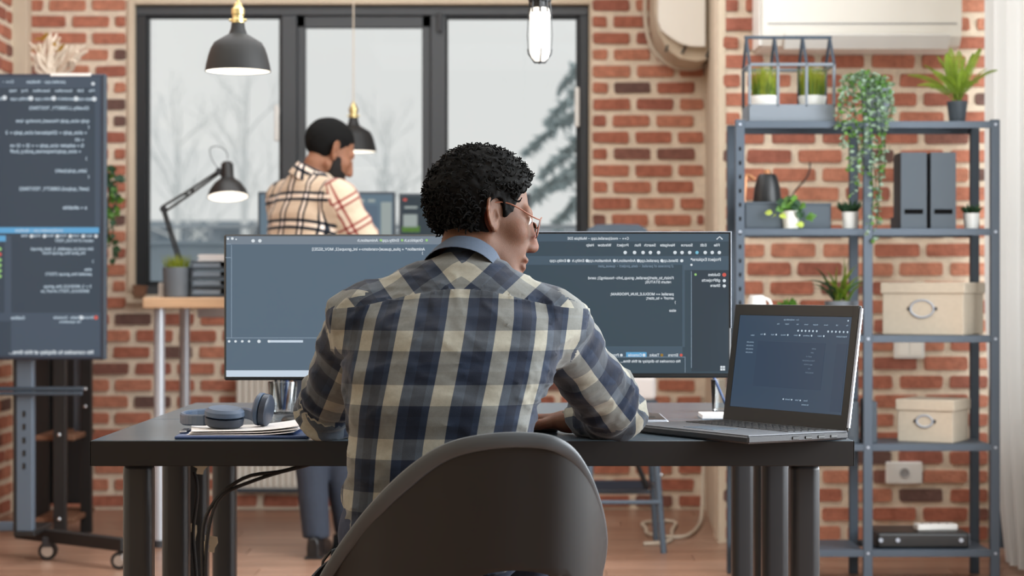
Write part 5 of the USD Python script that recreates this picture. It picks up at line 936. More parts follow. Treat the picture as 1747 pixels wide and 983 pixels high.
# ================================================================ people
def cap(p, a, b, ra, rb):
    a, b = np.asarray(a, float), np.asarray(b, float); d = b - a; t = np.clip(((p - a) @ d) / (d @ d + 1e-12), 0, 1)
    return np.linalg.norm(p - a - t[:, None] * d, axis=1) - (ra + (rb - ra) * t)
def ell(p, c, r, R=None):
    q = p - np.asarray(c, float)
    if R is not None: q = q @ np.asarray(R, float).T
    r = np.asarray(r, float); k0 = np.linalg.norm(q / r, axis=1); k1 = np.linalg.norm(q / r ** 2, axis=1); return k0 * (k0 - 1) / (k1 + 1e-9)
def smin(a, b, k):
    h = np.clip(0.5 + 0.5 * (b - a) / k, 0, 1); return b + (a - b) * h - k * h * (1 - h)
def sdf_mesh(fn, lo, hi, h, tets=False):
    lo, hi = np.asarray(lo, float), np.asarray(hi, float); n = np.ceil((hi - lo) / h).astype(int) + 1
    ax = [lo[k] + h * np.arange(n[k]) for k in range(3)]; G = np.empty(n, np.float32); yz = np.stack(np.meshgrid(ax[1], ax[2], indexing='ij'), -1).reshape(-1, 2); step = max(1, 400000 // len(yz))
    for i in range(0, n[0], step):
        xs = ax[0][i:i + step]; p = np.empty((len(xs), len(yz), 3)); p[:, :, 0] = xs[:, None]; p[:, :, 1:] = yz
        G[i:i + step] = fn(p.reshape(-1, 3)).reshape(len(xs), n[1], n[2])
    G[[0, -1]] = np.maximum(G[[0, -1]], h * .3); G[:, [0, -1]] = np.maximum(G[:, [0, -1]], h * .3); G[:, :, [0, -1]] = np.maximum(G[:, :, [0, -1]], h * .3)
    if tets:
        m = marching_tets(G, lo, h); trimesh.smoothing.filter_taubin(m, iterations=6); return m
    return surface_nets(G, lo, h)
def to_man(m):
    return m3.Manifold(m3.Mesh(np.asarray(m.vertices, np.float32), np.asarray(m.faces, np.uint32)))
def union(*ms):
    """One continuous surface; falls back to the plain sum if a piece is not closed."""
    try:
        r = None
        for m in ms:
            q = to_man(m)
            if q.status() != m3.Error.NoError: raise ValueError(str(q.status()))
            r = q if r is None else r + q
        return tm(r)
    except Exception as e:
        print('union fallback', e); return cat(*ms)
def frame_of(yaw, pitch, roll=0.0):
    y, t, r = (math.radians(a) for a in (yaw, pitch, roll))
    right = np.array([math.cos(y), -math.sin(y), 0]); fwd = np.array([math.sin(y), math.cos(y), 0]); up = np.array([0, 0, 1.0])
    f2, u2 = fwd * math.cos(t) - up * math.sin(t), up * math.cos(t) + fwd * math.sin(t)
    r2, u3 = right * math.cos(r) + u2 * math.sin(r), u2 * math.cos(r) - right * math.sin(r)
    return np.stack([r2, f2, u3])          # rows: right, forward, up
ELIP = [(0.0, 0.020, 0.004), (0.002, 0.026, 0.012), (0.004, 0.024, 0.024), (0.006, 0.012, 0.034), (0.008, -0.004, 0.036), (0.011, -0.017, 0.028), (0.012, -0.021, 0.012), (0.010, -0.018, -0.006), (0.006, -0.010, -0.020), (0.003, 0.0, -0.030), (0.0, 0.008, -0.030)]
def ear_sdf(q, s):
    p = q * np.array([s, 1, 1]); c, t = math.cos(0.30), math.sin(0.30)
    e = (p - np.array([0.074, -0.006, -0.008])) / np.array([1.1, .86, 1.1]); e = np.stack([e[:, 0] + 0.42 * e[:, 1], e[:, 1] * c - e[:, 2] * t * -1, e[:, 2] * c - e[:, 1] * t], 1)
    d = ell(e, (0.002, 0.002, 0.004), (0.006, 0.019, 0.031))
    for a, b in zip(ELIP[:-1], ELIP[1:]): d = smin(d, cap(e, np.array(a) * [1, .85, .92], np.array(b) * [1, .85, .92], 0.0042, 0.0042), 0.003)
    d = smin(d, ell(e, (0.002, 0.006, -0.024), (0.006, 0.010, 0.011)), 0.006)
    d = smin(d, cap(e, (0.006, -0.008, -0.012), (0.005, -0.010, 0.012), 0.0035, 0.003), 0.003)     # antihelix
    d = smin(d, ell(e, (0.003, 0.017, -0.006), (0.005, 0.004, 0.007)), 0.003)                       # tragus
    return np.maximum(d, -ell(e, (0.011, 0.006, -0.004), (0.0085, 0.009, 0.013)))
def head_local(q, beard=False):
    d = ell(q, (0, -0.010, 0.032), (0.074, 0.099, 0.089))
    d = smin(d, ell(q, (0, 0.037, -0.042), (0.060, 0.065, 0.086)), 0.03)
    for s in (-1, 1):
        d = smin(d, cap(q, (s * 0.056, -0.005, -0.062), (s * 0.018, 0.068, -0.120), 0.014, 0.016), 0.025)
        d = smin(d, ell(q, (s * 0.048, 0.060, -0.028), (0.020, 0.022, 0.020)), 0.02)
        d = smin(d, cap(q, (s * 0.012, 0.091, 0.020), (s * 0.046, 0.076, 0.018), 0.010, 0.009), 0.014)
        d = np.maximum(d, -ell(q, (s * 0.032, 0.098, 0.001), (0.017, 0.014, 0.011)) - 0.001)
        d = smin(d, ell(q, (s * 0.031, 0.080, 0.001), (0.0135, 0.0135, 0.0125)), 0.003)
        d = smin(d, cap(q, (s * 0.020, 0.089, 0.007), (s * 0.044, 0.083, 0.006), 0.004, 0.004), 0.003)
        d = smin(d, ell(q, (s * 0.012, 0.104, -0.051), (0.008, 0.010, 0.008)), 0.008)
        d = np.minimum(d, ear_sdf(q, s))
    d = smin(d, cap(q, (0, 0.094, 0.012), (0, 0.117, -0.046), 0.009, 0.0125), 0.014)
    d = smin(d, ell(q, (0, 0.097, -0.080), (0.026, 0.011, 0.008)), 0.010); d = smin(d, ell(q, (0, 0.094, -0.096), (0.023, 0.011, 0.009)), 0.009)
    d = np.maximum(d, -cap(q, (-0.022, 0.109, -0.088), (0.022, 0.109, -0.088), 0.0022, 0.0022))
    d = smin(d, ell(q, (0, 0.084, -0.125), (0.025, 0.021, 0.018)), 0.016)
    return d
ZL = ([-.13, -.03, -.012, .004, .022, .040, .052, .075, .10, .14], [-.080, -.090, -.078, -.034, -.010, .006, .045, .072, .082, .09])
def hair_sdf(q, thick, nape, amp, seed, ZL=ZL, ear=1.0):
    zl = np.interp(q[:, 1], *ZL); t = nape + (thick - nape) * np.clip((q[:, 2] + 0.07) / 0.11, 0, 1) * (1 - 0.55 * np.clip((q[:, 1] - .045) / .05, 0, 1))
    t = nape + (t - nape) * (1 - np.clip((q[:, 1] + .01) / .035, 0, 1) * np.clip((.060 - q[:, 2]) / .03, 0, 1))
    t = t + amp * (meshkit.fbm(q * 120 + 50, 2, seed) - 0.5) * 2 + amp * 1.2 * (meshkit.noise(q * 45 + 20, seed + 3) - 0.5)
    d = head_noears(q) - t; d = np.maximum(d, (zl - q[:, 2]) * 0.7 + 0.0015 * np.sin(q[:, 1] * 400))
    for s in (-1, 1): d = np.maximum(d, -ell(q, (s * 0.090, 0.000, -0.014), (0.040, 0.025 * ear, 0.040 * ear)))
    return d
def head_noears(q):
    d = ell(q, (0, -0.012, 0.032), (0.074, 0.097, 0.089)); return smin(d, ell(q, (0, 0.032, -0.042), (0.060, 0.063, 0.086)), 0.03)
def curls(R, o, thick, n, size, seed, zmin=-0.05):
    """Short curled tufts standing off the hair."""
    r_ = np.random.default_rng(seed); out = []; k = 0
    while k < n:
        d = r_.normal(size=3); d /= np.linalg.norm(d); s = d * np.array([0.074 + thick, 0.097 + thick, 0.089 + thick]) + np.array([0, -0.012, 0.032])
        zl = np.interp(s[1], *ZL)
        if s[2] < max(zl + 0.016, zmin) or s[1] > .085 or (abs(s[0]) > .05 and ((s[1] - .004) / .040) ** 2 + ((s[2] + .012) / .056) ** 2 < 1): continue
        k += 1; t = r_.normal(size=3); t -= d * (t @ d); t /= np.linalg.norm(t); b = np.cross(d, t); L = size * r_.uniform(.6, 1.3); tw = r_.uniform(0, 6.28)
        p = [s - d * 0.008 + L * (d * h * 0.95 + 0.34 * (t * math.cos(tw + h * 4.5) + b * math.sin(tw + h * 4.5)) * (0.3 + h)) for h in np.linspace(0, 1, 6)]
        out.append(tube(np.array(p) @ R + o, np.linspace(0.0036, 0.0012, 6), 4))
    return cat(*out)
def hand_mesh(w, f, n, t, curl, spread=1.0, h=0.0034):
    """A hand from the wrist w: f along the palm, n the back of the hand, t towards the thumb."""
    f, n, t = (np.asarray(a, float) / np.linalg.norm(a) for a in (f, n, t)); prim = []; w = np.asarray(w, float)
    for k, (off, ln) in enumerate(((0.030, 1.0), (0.010, 1.08), (-0.010, 1.0), (-0.028, 0.80))):
        m = w + f * (0.088 - 0.006 * abs(k - 1)) + t * off; prim.append((w + f * 0.012 + t * off * 0.6, m, 0.0165, 0.0125, 0)); c, a = m, 0.15
        d0 = f + t * off * 1.4 * spread
        for L, rr in ((0.044, 0.0098), (0.027, 0.0088), (0.021, 0.0078)):
            a += curl * (0.85 + 0.1 * k); d = d0 * math.cos(a) - n * math.sin(a); d /= np.linalg.norm(d); e = c + d * L * ln; prim.append((c, e, rr, rr * 0.9, k + 1)); c = e
    c = w + f * 0.022 + t * 0.024 - n * 0.004
    for L, rr, d in ((0.040, 0.0135, f * 0.65 + t * 0.75 - n * 0.25), (0.032, 0.0105, f * 0.88 + t * 0.40 - n * 0.3), (0.026, 0.009, f * 0.95 + t * 0.1 - n * 0.35)):
        d = d / np.linalg.norm(d); prim.append((c, c + d * L, rr, rr * 0.88, 5)); c = c + d * L
    def fn(p):
        g = {}
        for a, b, ra, rb, k in prim:
            q = cap(p, a, b, ra, rb); g[k] = q if k not in g else smin(g[k], q, 0.012 if k == 0 else 0.004)
        d = smin(g[0], cap(p, w - f * 0.03, w + f * 0.02, 0.026, 0.022), 0.02)
        for k in range(1, 6): d = smin(d, g[k], 0.005 if k < 5 else 0.008)
        return d
    P_ = np.array([x for a in prim for x in a[:2]] + [w - f * 0.05]); return sdf_mesh(fn, P_.min(0) - 0.032, P_.max(0) + 0.032, h, True)
def plaid(name, U_, V_, size, mode, weave=0.06):
    n = {'uv': ('uvmap', {'attribute': 'st'}), 's': ('separate_xyz', {}), 'p': ('principled_bsdf', {'roughness': 0.85, 'specular_ior_level': 0.2, 'sheen_weight': 0.15}), 'nz': ('noise_texture', {'scale': 900.0, 'detail': 2.0}), 'g': ('geometry', {}), 'b': ('bump', {'strength': 0.25, 'distance': 0.002}),
         'n2': ('noise_texture', {'scale': 160.0, 'detail': 2.0}), 'r2': ('rgb_ramp', {'ramp': [(0.3, (1 - weave,) * 3), (0.7, (1 + weave,) * 3)]}), 'mv': ('mix', {'mix_type': 'multiply', 'fac': 1.0})}
    l = [('uv.UV', 's.vector'), ('g.position', 'nz.vector'), ('nz.fac', 'b.height'), ('b.normal', 'p.normal'), ('g.position', 'n2.vector'), ('n2.fac', 'r2.fac')]
    for k, R_ in (('x', U_), ('y', V_)):
        n['d' + k] = ('math', {'math_type': 'divide', 'value2': size}); n['f' + k] = ('math', {'math_type': 'fraction'}); n['r' + k] = ('rgb_ramp', {'ramp': [(a, s2l(c)) for a, c in R_], 'interpolate': False})
        l += [('s.' + k, f'd{k}.value1'), (f'd{k}.value', f'f{k}.value1'), (f'f{k}.value', f'r{k}.fac')]
    n['m'] = ('mix', {'mix_type': mode, 'fac': 0.31 if mode == 'mix' else 1.0})
    n['gm'] = ('gamma', {'gamma': 2.2 if mode == 'mix' else 1.0})
    l += [('rx.color', 'm.color1'), ('ry.color', 'm.color2'), ('m.color', 'gm.color'), ('gm.color', 'mv.color1'), ('r2.color', 'mv.color2'), ('mv.color', 'p.base_color')]
    MATS[name] = usdkit.material(stage, '/World/Looks/' + name, n, l, surface='p.BSDF')
cream, blue, ink = (194, 193, 186), (98, 113, 133), (76, 91, 112)
plaid('plaid_blue', [(0, cream), (.38, blue), (.60, ink), (.86, blue)], [(0, cream), (.38, ink), (.62, blue), (.80, ink)], 0.105, 'mix')
mat('denim_blue', (52, 65, 82), 0.8, var=0.12, scale=200)
blk, wht, tan_, red = (36, 46, 60), (250, 242, 236), (222, 210, 196), (170, 108, 104)
plaid('plaid_tan', [(0, blk), (.11, wht), (.25, blk), (.36, tan_)], [(0, blk), (.11, wht), (.25, blk), (.36, tan_)], 0.115, 'multiply')
plaid('plaid_red', [(0, red), (.09, (230, 220, 210)), (.22, red), (.31, (222, 213, 199))], [(0, red), (.09, (230, 220, 210)), (.22, red), (.31, (222, 213, 199))], 0.105, 'multiply')
mat('skin_a', (94, 64, 48), 0.62, spec=0.3, var=0.08, scale=60, bump=0.08, bscale=600, sss=0.15); mat('skin_b', (136, 94, 72), 0.6, spec=0.3, var=0.08, scale=60, sss=0.15)
mat('hair_black', (17, 17, 17), 0.85, spec=0.12); mat('beard_black', (30, 27, 26), 0.8, spec=0.2); mat('trouser_dark', (46, 54, 68), 0.85, var=0.12, scale=120); mat('jean_navy', (34, 44, 66), 0.85, var=0.15, scale=150); mat('shoe_black', (22, 23, 25), 0.3); mat('frame_brown', (128, 78, 60), 0.35); mat('eye_white', (225, 220, 214), 0.25)
def torso_fn(tab, yaw, ex=2.4):
    T = np.array(tab, float); c, s = math.cos(math.radians(yaw)), math.sin(math.radians(yaw))
    def fn(p, g=0.0):
        z = p[:, 2]; cx, cy, a, b = (np.interp(z, T[:, 0], T[:, k]) for k in (1, 2, 3, 4)); a, b = a + g, b + g
        x, y = (p[:, 0] - cx) * c - (p[:, 1] - cy) * s, (p[:, 0] - cx) * s + (p[:, 1] - cy) * c
        f = ((np.abs(x / a) ** ex + np.abs(y / b) ** ex) ** (1 / ex) - 1) * np.minimum(a, b) * 0.85
        return np.maximum(np.maximum(f, z - T[-1, 0] - g), T[0, 0] - g - z), x, y
    return fn
def wear(o, name, mesh, m, region, uvs, normals, sub, seam=None):
    """Cuts the cloth mesh along its seams and defines the pieces; sub gives (region, name, material) of the sleeves."""
    fr = region[mesh.faces].astype(int); ts = np.isin(fr, (0, 3)).all(1); fr = np.median(fr, axis=1).astype(int); first = None
    if seam is not None: fr = np.where(ts, np.where(seam[mesh.faces].mean(1) > 0, 3, 0), fr)
    for k, nm, mt in [(0, name, m)] + sub:
        f = mesh.faces[fr == k]
        if not len(f): continue
        ids, inv = np.unique(f, return_inverse=True)
        p = obj(nm, trimesh.Trimesh(mesh.vertices[ids], inv.reshape(-1, 3), process=False), mt, first or o, uv=uvs[k][ids], nrm=normals[ids]); first = first or p
    return first
def person(name, label, J, tab, yaw, headpose, skin, shirt, sleeves, trousers, hairspec, hand_pose, cuff, period_off, wrinkle, yoke, scale=1.0, nr=1.0, coff=0.012, ctilt=(.22, .10, 0)):
    loc = np.array([J['hipL'][0] / 2 + J['hipR'][0] / 2, J['hipL'][1] / 2 + J['hipR'][1] / 2, 0]); o = thing(name, label, 'person', loc)
    J = {k: np.asarray(v, float) for k, v in J.items()}; tf = torso_fn(tab, yaw); R = frame_of(*headpose[1]); ho = np.asarray(headpose[0], float); nb = J['neck']
    def arm(p, s, g=0.0): return smin(cap(p, J['sho' + s], J['elb' + s], 0.058 + g, 0.044 + g), cap(p, J['elb' + s], J['wri' + s], 0.042 + g, 0.027 + g), 0.02)
    def yokes(p, g=0.0): return smin(cap(p, nb - [0, 0, .006], J['shoL'], 0.058 + g, 0.058 + g), cap(p, nb - [0, 0, .006], J['shoR'], 0.058 + g, 0.058 + g), 0.03)
    def legs(p, g=0.0):
        d = None
        for s in 'LR':
            q = smin(cap(p, J['hip' + s], J['kne' + s], 0.082 + g, 0.056 + g), cap(p, J['kne' + s], J['ank' + s], 0.054 + g * 1.4, 0.038 + g * 1.6), 0.02); d = q if d is None else smin(d, q, 0.02)
        return d
    pel = (J['hipL'] + J['hipR']) / 2 + np.array([0, 0, 0.04])
    def hips(p, g=0.0): return cap(p, J['hipL'] + [0, 0, .03], J['hipR'] + [0, 0, .03], 0.098 + g, 0.098 + g)
    base = ho + np.array([0.0, -0.03, -0.07]) @ R
    def body(p):
        d = tf(p, -0.016)[0]; d = smin(d, yokes(p, -0.010), 0.04)
        for s in 'LR': d = smin(d, arm(p, s, -0.004), 0.02)
        d = smin(d, hips(p, -0.01), 0.04); d = smin(d, legs(p, -0.008), 0.03)
        for s in 'LR': d = smin(d, cap(p, J['ank' + s], J['toe' + s], 0.036, 0.026), 0.02)
        return smin(d, cap(p, nb - [0, 0, .03], base, 0.060 * nr, 0.052 * nr), 0.03)
    A = np.array(list(J.values())); bm = sdf_mesh(body, A.min(0) - 0.16, A.max(0) + np.array([0.16, 0.16, 0.22]), 0.011)
    def head(p):
        q = (p - ho) @ R.T; return smin(head_local(q), cap(p, nb, base, 0.061 * nr, 0.053 * nr), 0.022)
    hm = sdf_mesh(head, ho - 0.17, ho + 0.165, 0.0032)
    parts = [bm, hm] + [hand_mesh(J['wri' + s], *hand_pose[s]) for s in 'LR']
    obj('body', union(*parts), skin, o, smooth=True)
    # hair
    def hair(p): return hair_sdf((p - ho) @ R.T, *hairspec[:3], 5, *hairspec[5:])
    hr = sdf_mesh(hair, ho - 0.18, ho + 0.18, 0.0034); hs = obj('hair', hr, 'hair_black', o, smooth=True)
    if hairspec[3]: obj('hair_curl', curls(R, ho, hairspec[0] - 0.002, hairspec[3], hairspec[4], 8), 'hair_black', hs, kind='stuff')
    for s in (-1, 1):
        e = ho + np.array([s * 0.031, 0.0830, 0.001]) @ R; ew = obj('eye', sphere(e, 0.0118), 'eye_white', o); obj('iris', sphere(e + np.array([0, 0.0085, -0.001]) @ R, 0.005, 1), 'lens_black', ew)
    # shirt
    def folds(p):
        a = meshkit.fbm(p * np.array([7, 7, 17]) + 31, 3, 2) - 0.5; b = np.abs(meshkit.noise(p * np.array([9, 9, 22]) + 7 * meshkit.noise(p * 5, 4)[:, None], 6) - 0.5); return wrinkle * (a * 1.1 - (0.10 - b).clip(0) * 2.2)
    def cloth_arm(p, s):
        a, e, w = J['sho' + s], J['elb' + s], J['wri' + s]; c = e + (w - e) * cuff[s == 'R']; d = smin(cap(p, a, e, 0.074, 0.063), cap(p, e, c, 0.059, 0.050), 0.02)
        near = np.exp(-((np.linalg.norm(p - e, axis=1) / 0.10) ** 2)); u = (p - a) @ ((e - a) / np.linalg.norm(e - a)); d = d + 0.006 * near * np.sin(u * 150 + 5 * meshkit.noise(p * 14, 3)) + 0.003 * np.sin(u * 75 + 6 * meshkit.noise(p * 8, 9))
        return np.maximum(d, (p - c) @ ((w - e) / np.linalg.norm(w - e)))
    def torso_c(p): return smin(smin(tf(p)[0], yokes(p, 0.006), 0.05), tf(p)[0] * 0 + 9, 0.01)
    def shirt_fn(p):
        d = torso_c(p)
        for s in 'LR': d = smin(d, cloth_arm(p, s), 0.028)
        return np.maximum(d + folds(p), -cap(p, nb + [0, 0, .0], base + (base - nb) * .5, 0.052, 0.052))
    K = np.array([J[k] for k in J if k[:3] in ('sho', 'elb', 'wri', 'nec')] + [(t[1], t[2], t[0]) for t in tab]); sm = sdf_mesh(shirt_fn, K.min(0) - 0.21, K.max(0) + 0.2, 0.0075 * scale)
    seam_v = None
    if yoke:                                                  # the yoke seam: vertices next to it are drawn onto it
        v = np.array(sm.vertices); q_ = v[:, 2] - yoke - 0.02 * np.cos(tf(v)[1] * 12); near = np.abs(q_) < 0.0048; v[near, 2] -= q_[near]; sm.vertices = v; seam_v = v[:, 2] - yoke - 0.02 * np.cos(tf(v)[1] * 12)
    v = np.asarray(sm.vertices); nrm = meshkit.arrays(sm, True)[2]; _, x, y = tf(v); aT = np.interp(v[:, 2], [t[0] for t in tab], [t[3] for t in tab])
    D_ = np.stack([torso_c(v)] + [cloth_arm(v, s) + 0.004 for s in 'LR'], 1); reg = np.argmin(D_, 1)
    xs_ = x - (0.02 * (v[:, 2] - .95) if yoke else 0)
    uT = np.stack([xs_ * (1 + 0.32 * np.clip(x / aT, -1, 1) ** 2) + period_off[0], v[:, 2] + 0.25 * (y + 0.1) * (v[:, 2] > 1) - period_off[1]], 1)
    uT[y > 0] = np.stack([x * 1.3 + 0.04, v[:, 2] - period_off[1]], 1)[y > 0]
    if yoke:
        k = v[:, 2] > yoke + 0.02 * np.cos(x * 12) + 1e-5; c, s = math.cos(0.75), math.sin(0.75); sg = np.sign(x); yk = np.stack([(x * sg * c - v[:, 2] * s) + .02, x * sg * s + (v[:, 2] + y) * c], 1); reg = np.where(k & (reg == 0), 3, reg)
    else: yk = uT
    uvs = {0: uT, 3: yk}
    for i, s in enumerate('LR'):
        a, e, w = J['sho' + s], J['elb' + s], J['wri' + s]; d1, d2 = (e - a) / np.linalg.norm(e - a), (w - e) / np.linalg.norm(w - e); L1_ = np.linalg.norm(e - a)
        t1 = (v - a) @ d1; t2 = (v - e) @ d2; up = (t1 < L1_) & (cap(v, a, e, .06, .05) < cap(v, e, w, .055, .045)); vv = np.where(up, t1, L1_ + np.clip(t2, 0, None))
        b1 = np.cross(d1, [0, 1.0, 0]); b1 /= np.linalg.norm(b1); c1 = np.cross(d1, b1); q = v - a - np.outer(t1, d1); q2 = v - e - np.outer(t2, d2); q = np.where(up[:, None], q, q2); uvs[i + 1] = uvs[i + 4] = np.stack([np.arctan2(q @ b1, q @ c1) * 0.060 + 0.03 * (s == 'R'), vv], 1); reg = np.where((reg == i + 1) & ~up, i + 4, reg)
    sh = wear(o, 'shirt', sm, shirt, reg, uvs, nrm, [(1, 'sleeve', sleeves[0]), (2, 'sleeve', sleeves[1]), (3, 'yoke', shirt), (4, 'cuff', sleeves[0]), (5, 'cuff', sleeves[1])], seam_v)
    # collar: a stand and a fall round the neck
    ax = base - nb; ax = ax / np.linalg.norm(ax); cb_ = nb + ax * coff; ax = ax + np.array(ctilt); ax /= np.linalg.norm(ax)
    pr = [(.061, -.03), (.058, .024), (.062, .036), (.070, .034), (.081, .004), (.088, -.024), (.0865, -.026), (.079, .0), (.069, .029), (.063, .031), (.0605, .022), (.064, -.03)]
    cm = lathe(pr + pr[:1], 40, cb_, ax); q = np.asarray(cm.vertices); q += 0.003 * (meshkit.noise(q * 30, 3)[:, None] - 0.5); cm.vertices = q
    cuv = np.stack([np.arctan2(q[:, 0] - cb_[0], q[:, 1] - cb_[1]) * .08, (q - cb_) @ ax], 1)
    obj('collar', cm, J_collar[name_key(name, label)], sh, uv=cuv, smooth=True, label=None)
    # trousers and shoes
    def trs(p):
        d = smin(hips(p, 0.004), legs(p, 0.010), 0.03); return d + 0.35 * folds(p * 1.0)
    Lk = np.array([J[k] for k in J if k[:3] in ('hip', 'kne', 'ank')]); tmn = sdf_mesh(lambda p: np.maximum(trs(p), np.minimum(J['ankL'][2], J['ankR'][2]) - 0.015 - p[:, 2]), Lk.min(0) - 0.14, Lk.max(0) + 0.16, 0.010)
    obj('trousers', tmn, trousers, o, smooth=True)
    for s in 'LR':
        a, t = J['ank' + s], J['toe' + s]; d = (t - a) * [1, 1, 0]; L = np.linalg.norm(d); d /= L; sd = np.array([-d[1], d[0], 0]); zz = 0.0
        def shoe(p):
            q = p - a; u = q @ d; w_ = q @ sd; z = p[:, 2]; hgt = np.interp(u, [-.07, .0, .05, .12, .20, .24], [.085, .10, .085, .062, .045, .03]); wid = np.interp(u, [-.08, -.03, .05, .13, .2, .235], [.022, .033, .036, .043, .036, .012])
            return np.maximum(np.maximum(np.sqrt((w_ / wid) ** 2 + (np.clip(z - 0.02, 0, None) / np.maximum(hgt - .02, .01)) ** 2 * 1.0) - 1, 0) * 0.03 + np.minimum(np.maximum(np.abs(w_) - wid, z - hgt), 0), np.maximum(np.maximum(-.078 - u, u - (L + .075)), 0.004 - z))
        lo = np.minimum(a, t) - 0.11; hi = np.maximum(a, t) + 0.11; lo[2], hi[2] = -0.012, 0.13
        so = obj('shoe', sdf_mesh(shoe, lo, hi, 0.006), 'shoe_black', o, smooth=True)
        mid_ = a * [1, 1, 0] + d * (L / 2 - 0.004); obj('sole', obox(mid_ + np.array([0, 0, .005]), d, sd, np.array([0, 0, 1.0]), L / 2 + .074, .036, .005, .004), 'black_matte', so)
    return o, R, ho
name_key = lambda n, l: 'a' if 'blue' in l else 'b'
J_collar = {'a': 'denim_blue', 'b': 'plaid_tan'}
# ---- the seated man, seen from behind
JA = dict(neck=(-.098, 4.12, 1.085), shoL=(-.302, 4.09, .996), shoR=(.082, 4.10, .982), elbL=(-.406, 4.335, .794), elbR=(.226, 4.335, .790), wriL=(-.235, 4.52, .772), wriR=(.135, 4.475, .760),
          hipL=(-.245, 4.0, .545), hipR=(-.075, 4.0, .545), kneL=(-.28, 4.36, .545), kneR=(.04, 4.36, .545), ankL=(-.25, 4.33, .10), ankR=(.03, 4.33, .10), toeL=(-.26, 4.47, .045), toeR=(.05, 4.47, .045))
tabA = [(.50, -.160, 3.985, .170, .112), (.60, -.160, 3.985, .172, .112), (.68, -.154, 3.985, .174, .114), (.75, -.149, 3.99, .180, .124), (.82, -.139, 4.005, .196, .134), (.88, -.128, 4.025, .211, .140), (.95, -.117, 4.05, .217, .136), (1.00, -.111, 4.07, .208, .122), (1.04, -.108, 4.09, .17, .10), (1.075, -.103, 4.105, .11, .08), (1.10, -.10, 4.115, .075, .06)]
DESK = 0.731
hpA = {'L': ((.8, .6, -.05), (0, 0, 1), (.5, .9, 0), 0.28), 'R': ((-.72, .68, -.04), (0, 0.1, 1), (-.68, -.70, .1), 0.34)}
hpA['L'] = ((.85, .52, -.03), (0, 0, 1), (-.5, .85, 0), 0.28); hpA['R'] = ((-.66, .75, -.03), (.15, -.2, 1), (-.75, -.66, .15), 0.36)
oA, RA, hA = person('person', 'man in a blue plaid shirt and glasses seated with his back to us', JA, tabA, 0.0, ((-.0586, 4.205, 1.2126), (72, 10, 6)), 'skin_a', 'plaid_blue', ('plaid_blue', 'plaid_blue'), 'jean_navy', (0.026, 0.006, 0.0045, 1500, 0.015), hpA, (0.5, 0.72), (0.02, 0.9355), 0.019, 1.038)
def hl(x, y, z): return hA + np.array([x, y, z]) @ RA
gs = thing('eyeglasses', 'thin brown framed glasses on the seated man face', 'glasses', hl(0, .11, -.01))
for s in (-1, 1):
    c = np.array([s * .035, .112, -.010]); ring = [c + np.array([.027 * math.copysign(abs(math.cos(a)) ** .8, math.cos(a)), -.34 * s * .027 * math.cos(a) + .12 * .0215 * math.sin(a), .0215 * math.copysign(abs(math.sin(a)) ** .8, math.sin(a))]) for a in np.arange(28) * 2 * math.pi / 28]
    obj('rim', tube(np.array(ring) @ RA + hA, .0015, 6, True), 'frame_brown', gs); pts = np.array([q + np.array([0, d, 0]) for q in ring for d in (-.0006, .0006)]) @ RA + hA; obj('lens', tm(m3.Manifold.hull_points(pts)), 'lens_glass', gs)
    obj('temple', tube(spline([hl(s * .062, .103, .002), hl(s * .073, .07, .008), hl(s * .079, .01, .020), hl(s * .080, -.012, .012), hl(s * .079, -.026, -.012)], 16), .0016, 6), 'frame_brown', gs)
obj('bridge', tube([hl(-.009, .121, -.004), hl(0, .124, -.001), hl(.009, .121, -.004)], .0015, 6), 'frame_brown', gs)
# ---- the standing man at the window desk
c2 = np.array([-.80, 7.86]); yb2 = 49.0; rt2 = np.array([math.cos(math.radians(yb2)), -math.sin(math.radians(yb2))]); fw2 = np.array([math.sin(math.radians(yb2)), math.cos(math.radians(yb2))])
def W2(r, f, z): return np.array([*(c2 + rt2 * r + fw2 * f), z])
JB = dict(neck=W2(0, .0, 1.475), shoL=W2(-.188, .01, 1.415), shoR=W2(.188, .01, 1.405), elbL=W2(-.25, .12, 1.15), elbR=W2(.25, .14, 1.15), wriL=W2(-.16, .30, 1.075), wriR=W2(.16, .31, 1.075),
          hipL=W2(-.09, -.03, .90), hipR=W2(.09, -.03, .90), kneL=(-.795, 7.93, .49), kneR=(-.735, 7.82, .49), ankL=(-.79, 7.86, .09), ankR=(-.665, 7.97, .09), toeL=(-.775, 7.76, .045), toeR=(-.60, 8.08, .045))
JB['kneL'] = (-.80, 7.86, .48); JB['ankL'] = (-.772, 7.85, .09); JB['toeL'] = (-.765, 7.985, .045); JB['kneR'] = (-.70, 7.90, .48); JB['ankR'] = (-.655, 7.98, .09); JB['toeR'] = (-.58, 8.09, .045); JB['hipL'] = W2(-.075, -.03, .90); JB['hipR'] = W2(.085, -.03, .90)
tb2 = [(.84, 0, -.03, .188, .145), (.95, 0, -.02, .185, .138), (1.05, 0, -.02, .175, .12), (1.15, 0, -.02, .182, .122), (1.25, 0, -.015, .192, .125), (1.35, 0, -.005, .195, .118), (1.41, 0, .0, .17, .10), (1.455, 0, .0, .11, .08), (1.49, 0, .005, .07, .06)]
tabB = [(z, *(c2 + fw2 * f + rt2 * r), a, b) for z, r, f, a, b in tb2]
hpB = {'L': ((.3, .9, -.15), (0, .15, 1), (.9, -.3, 0), 0.25), 'R': ((.75, .6, -.15), (0, .15, 1), (-.6, .75, 0), 0.25)}
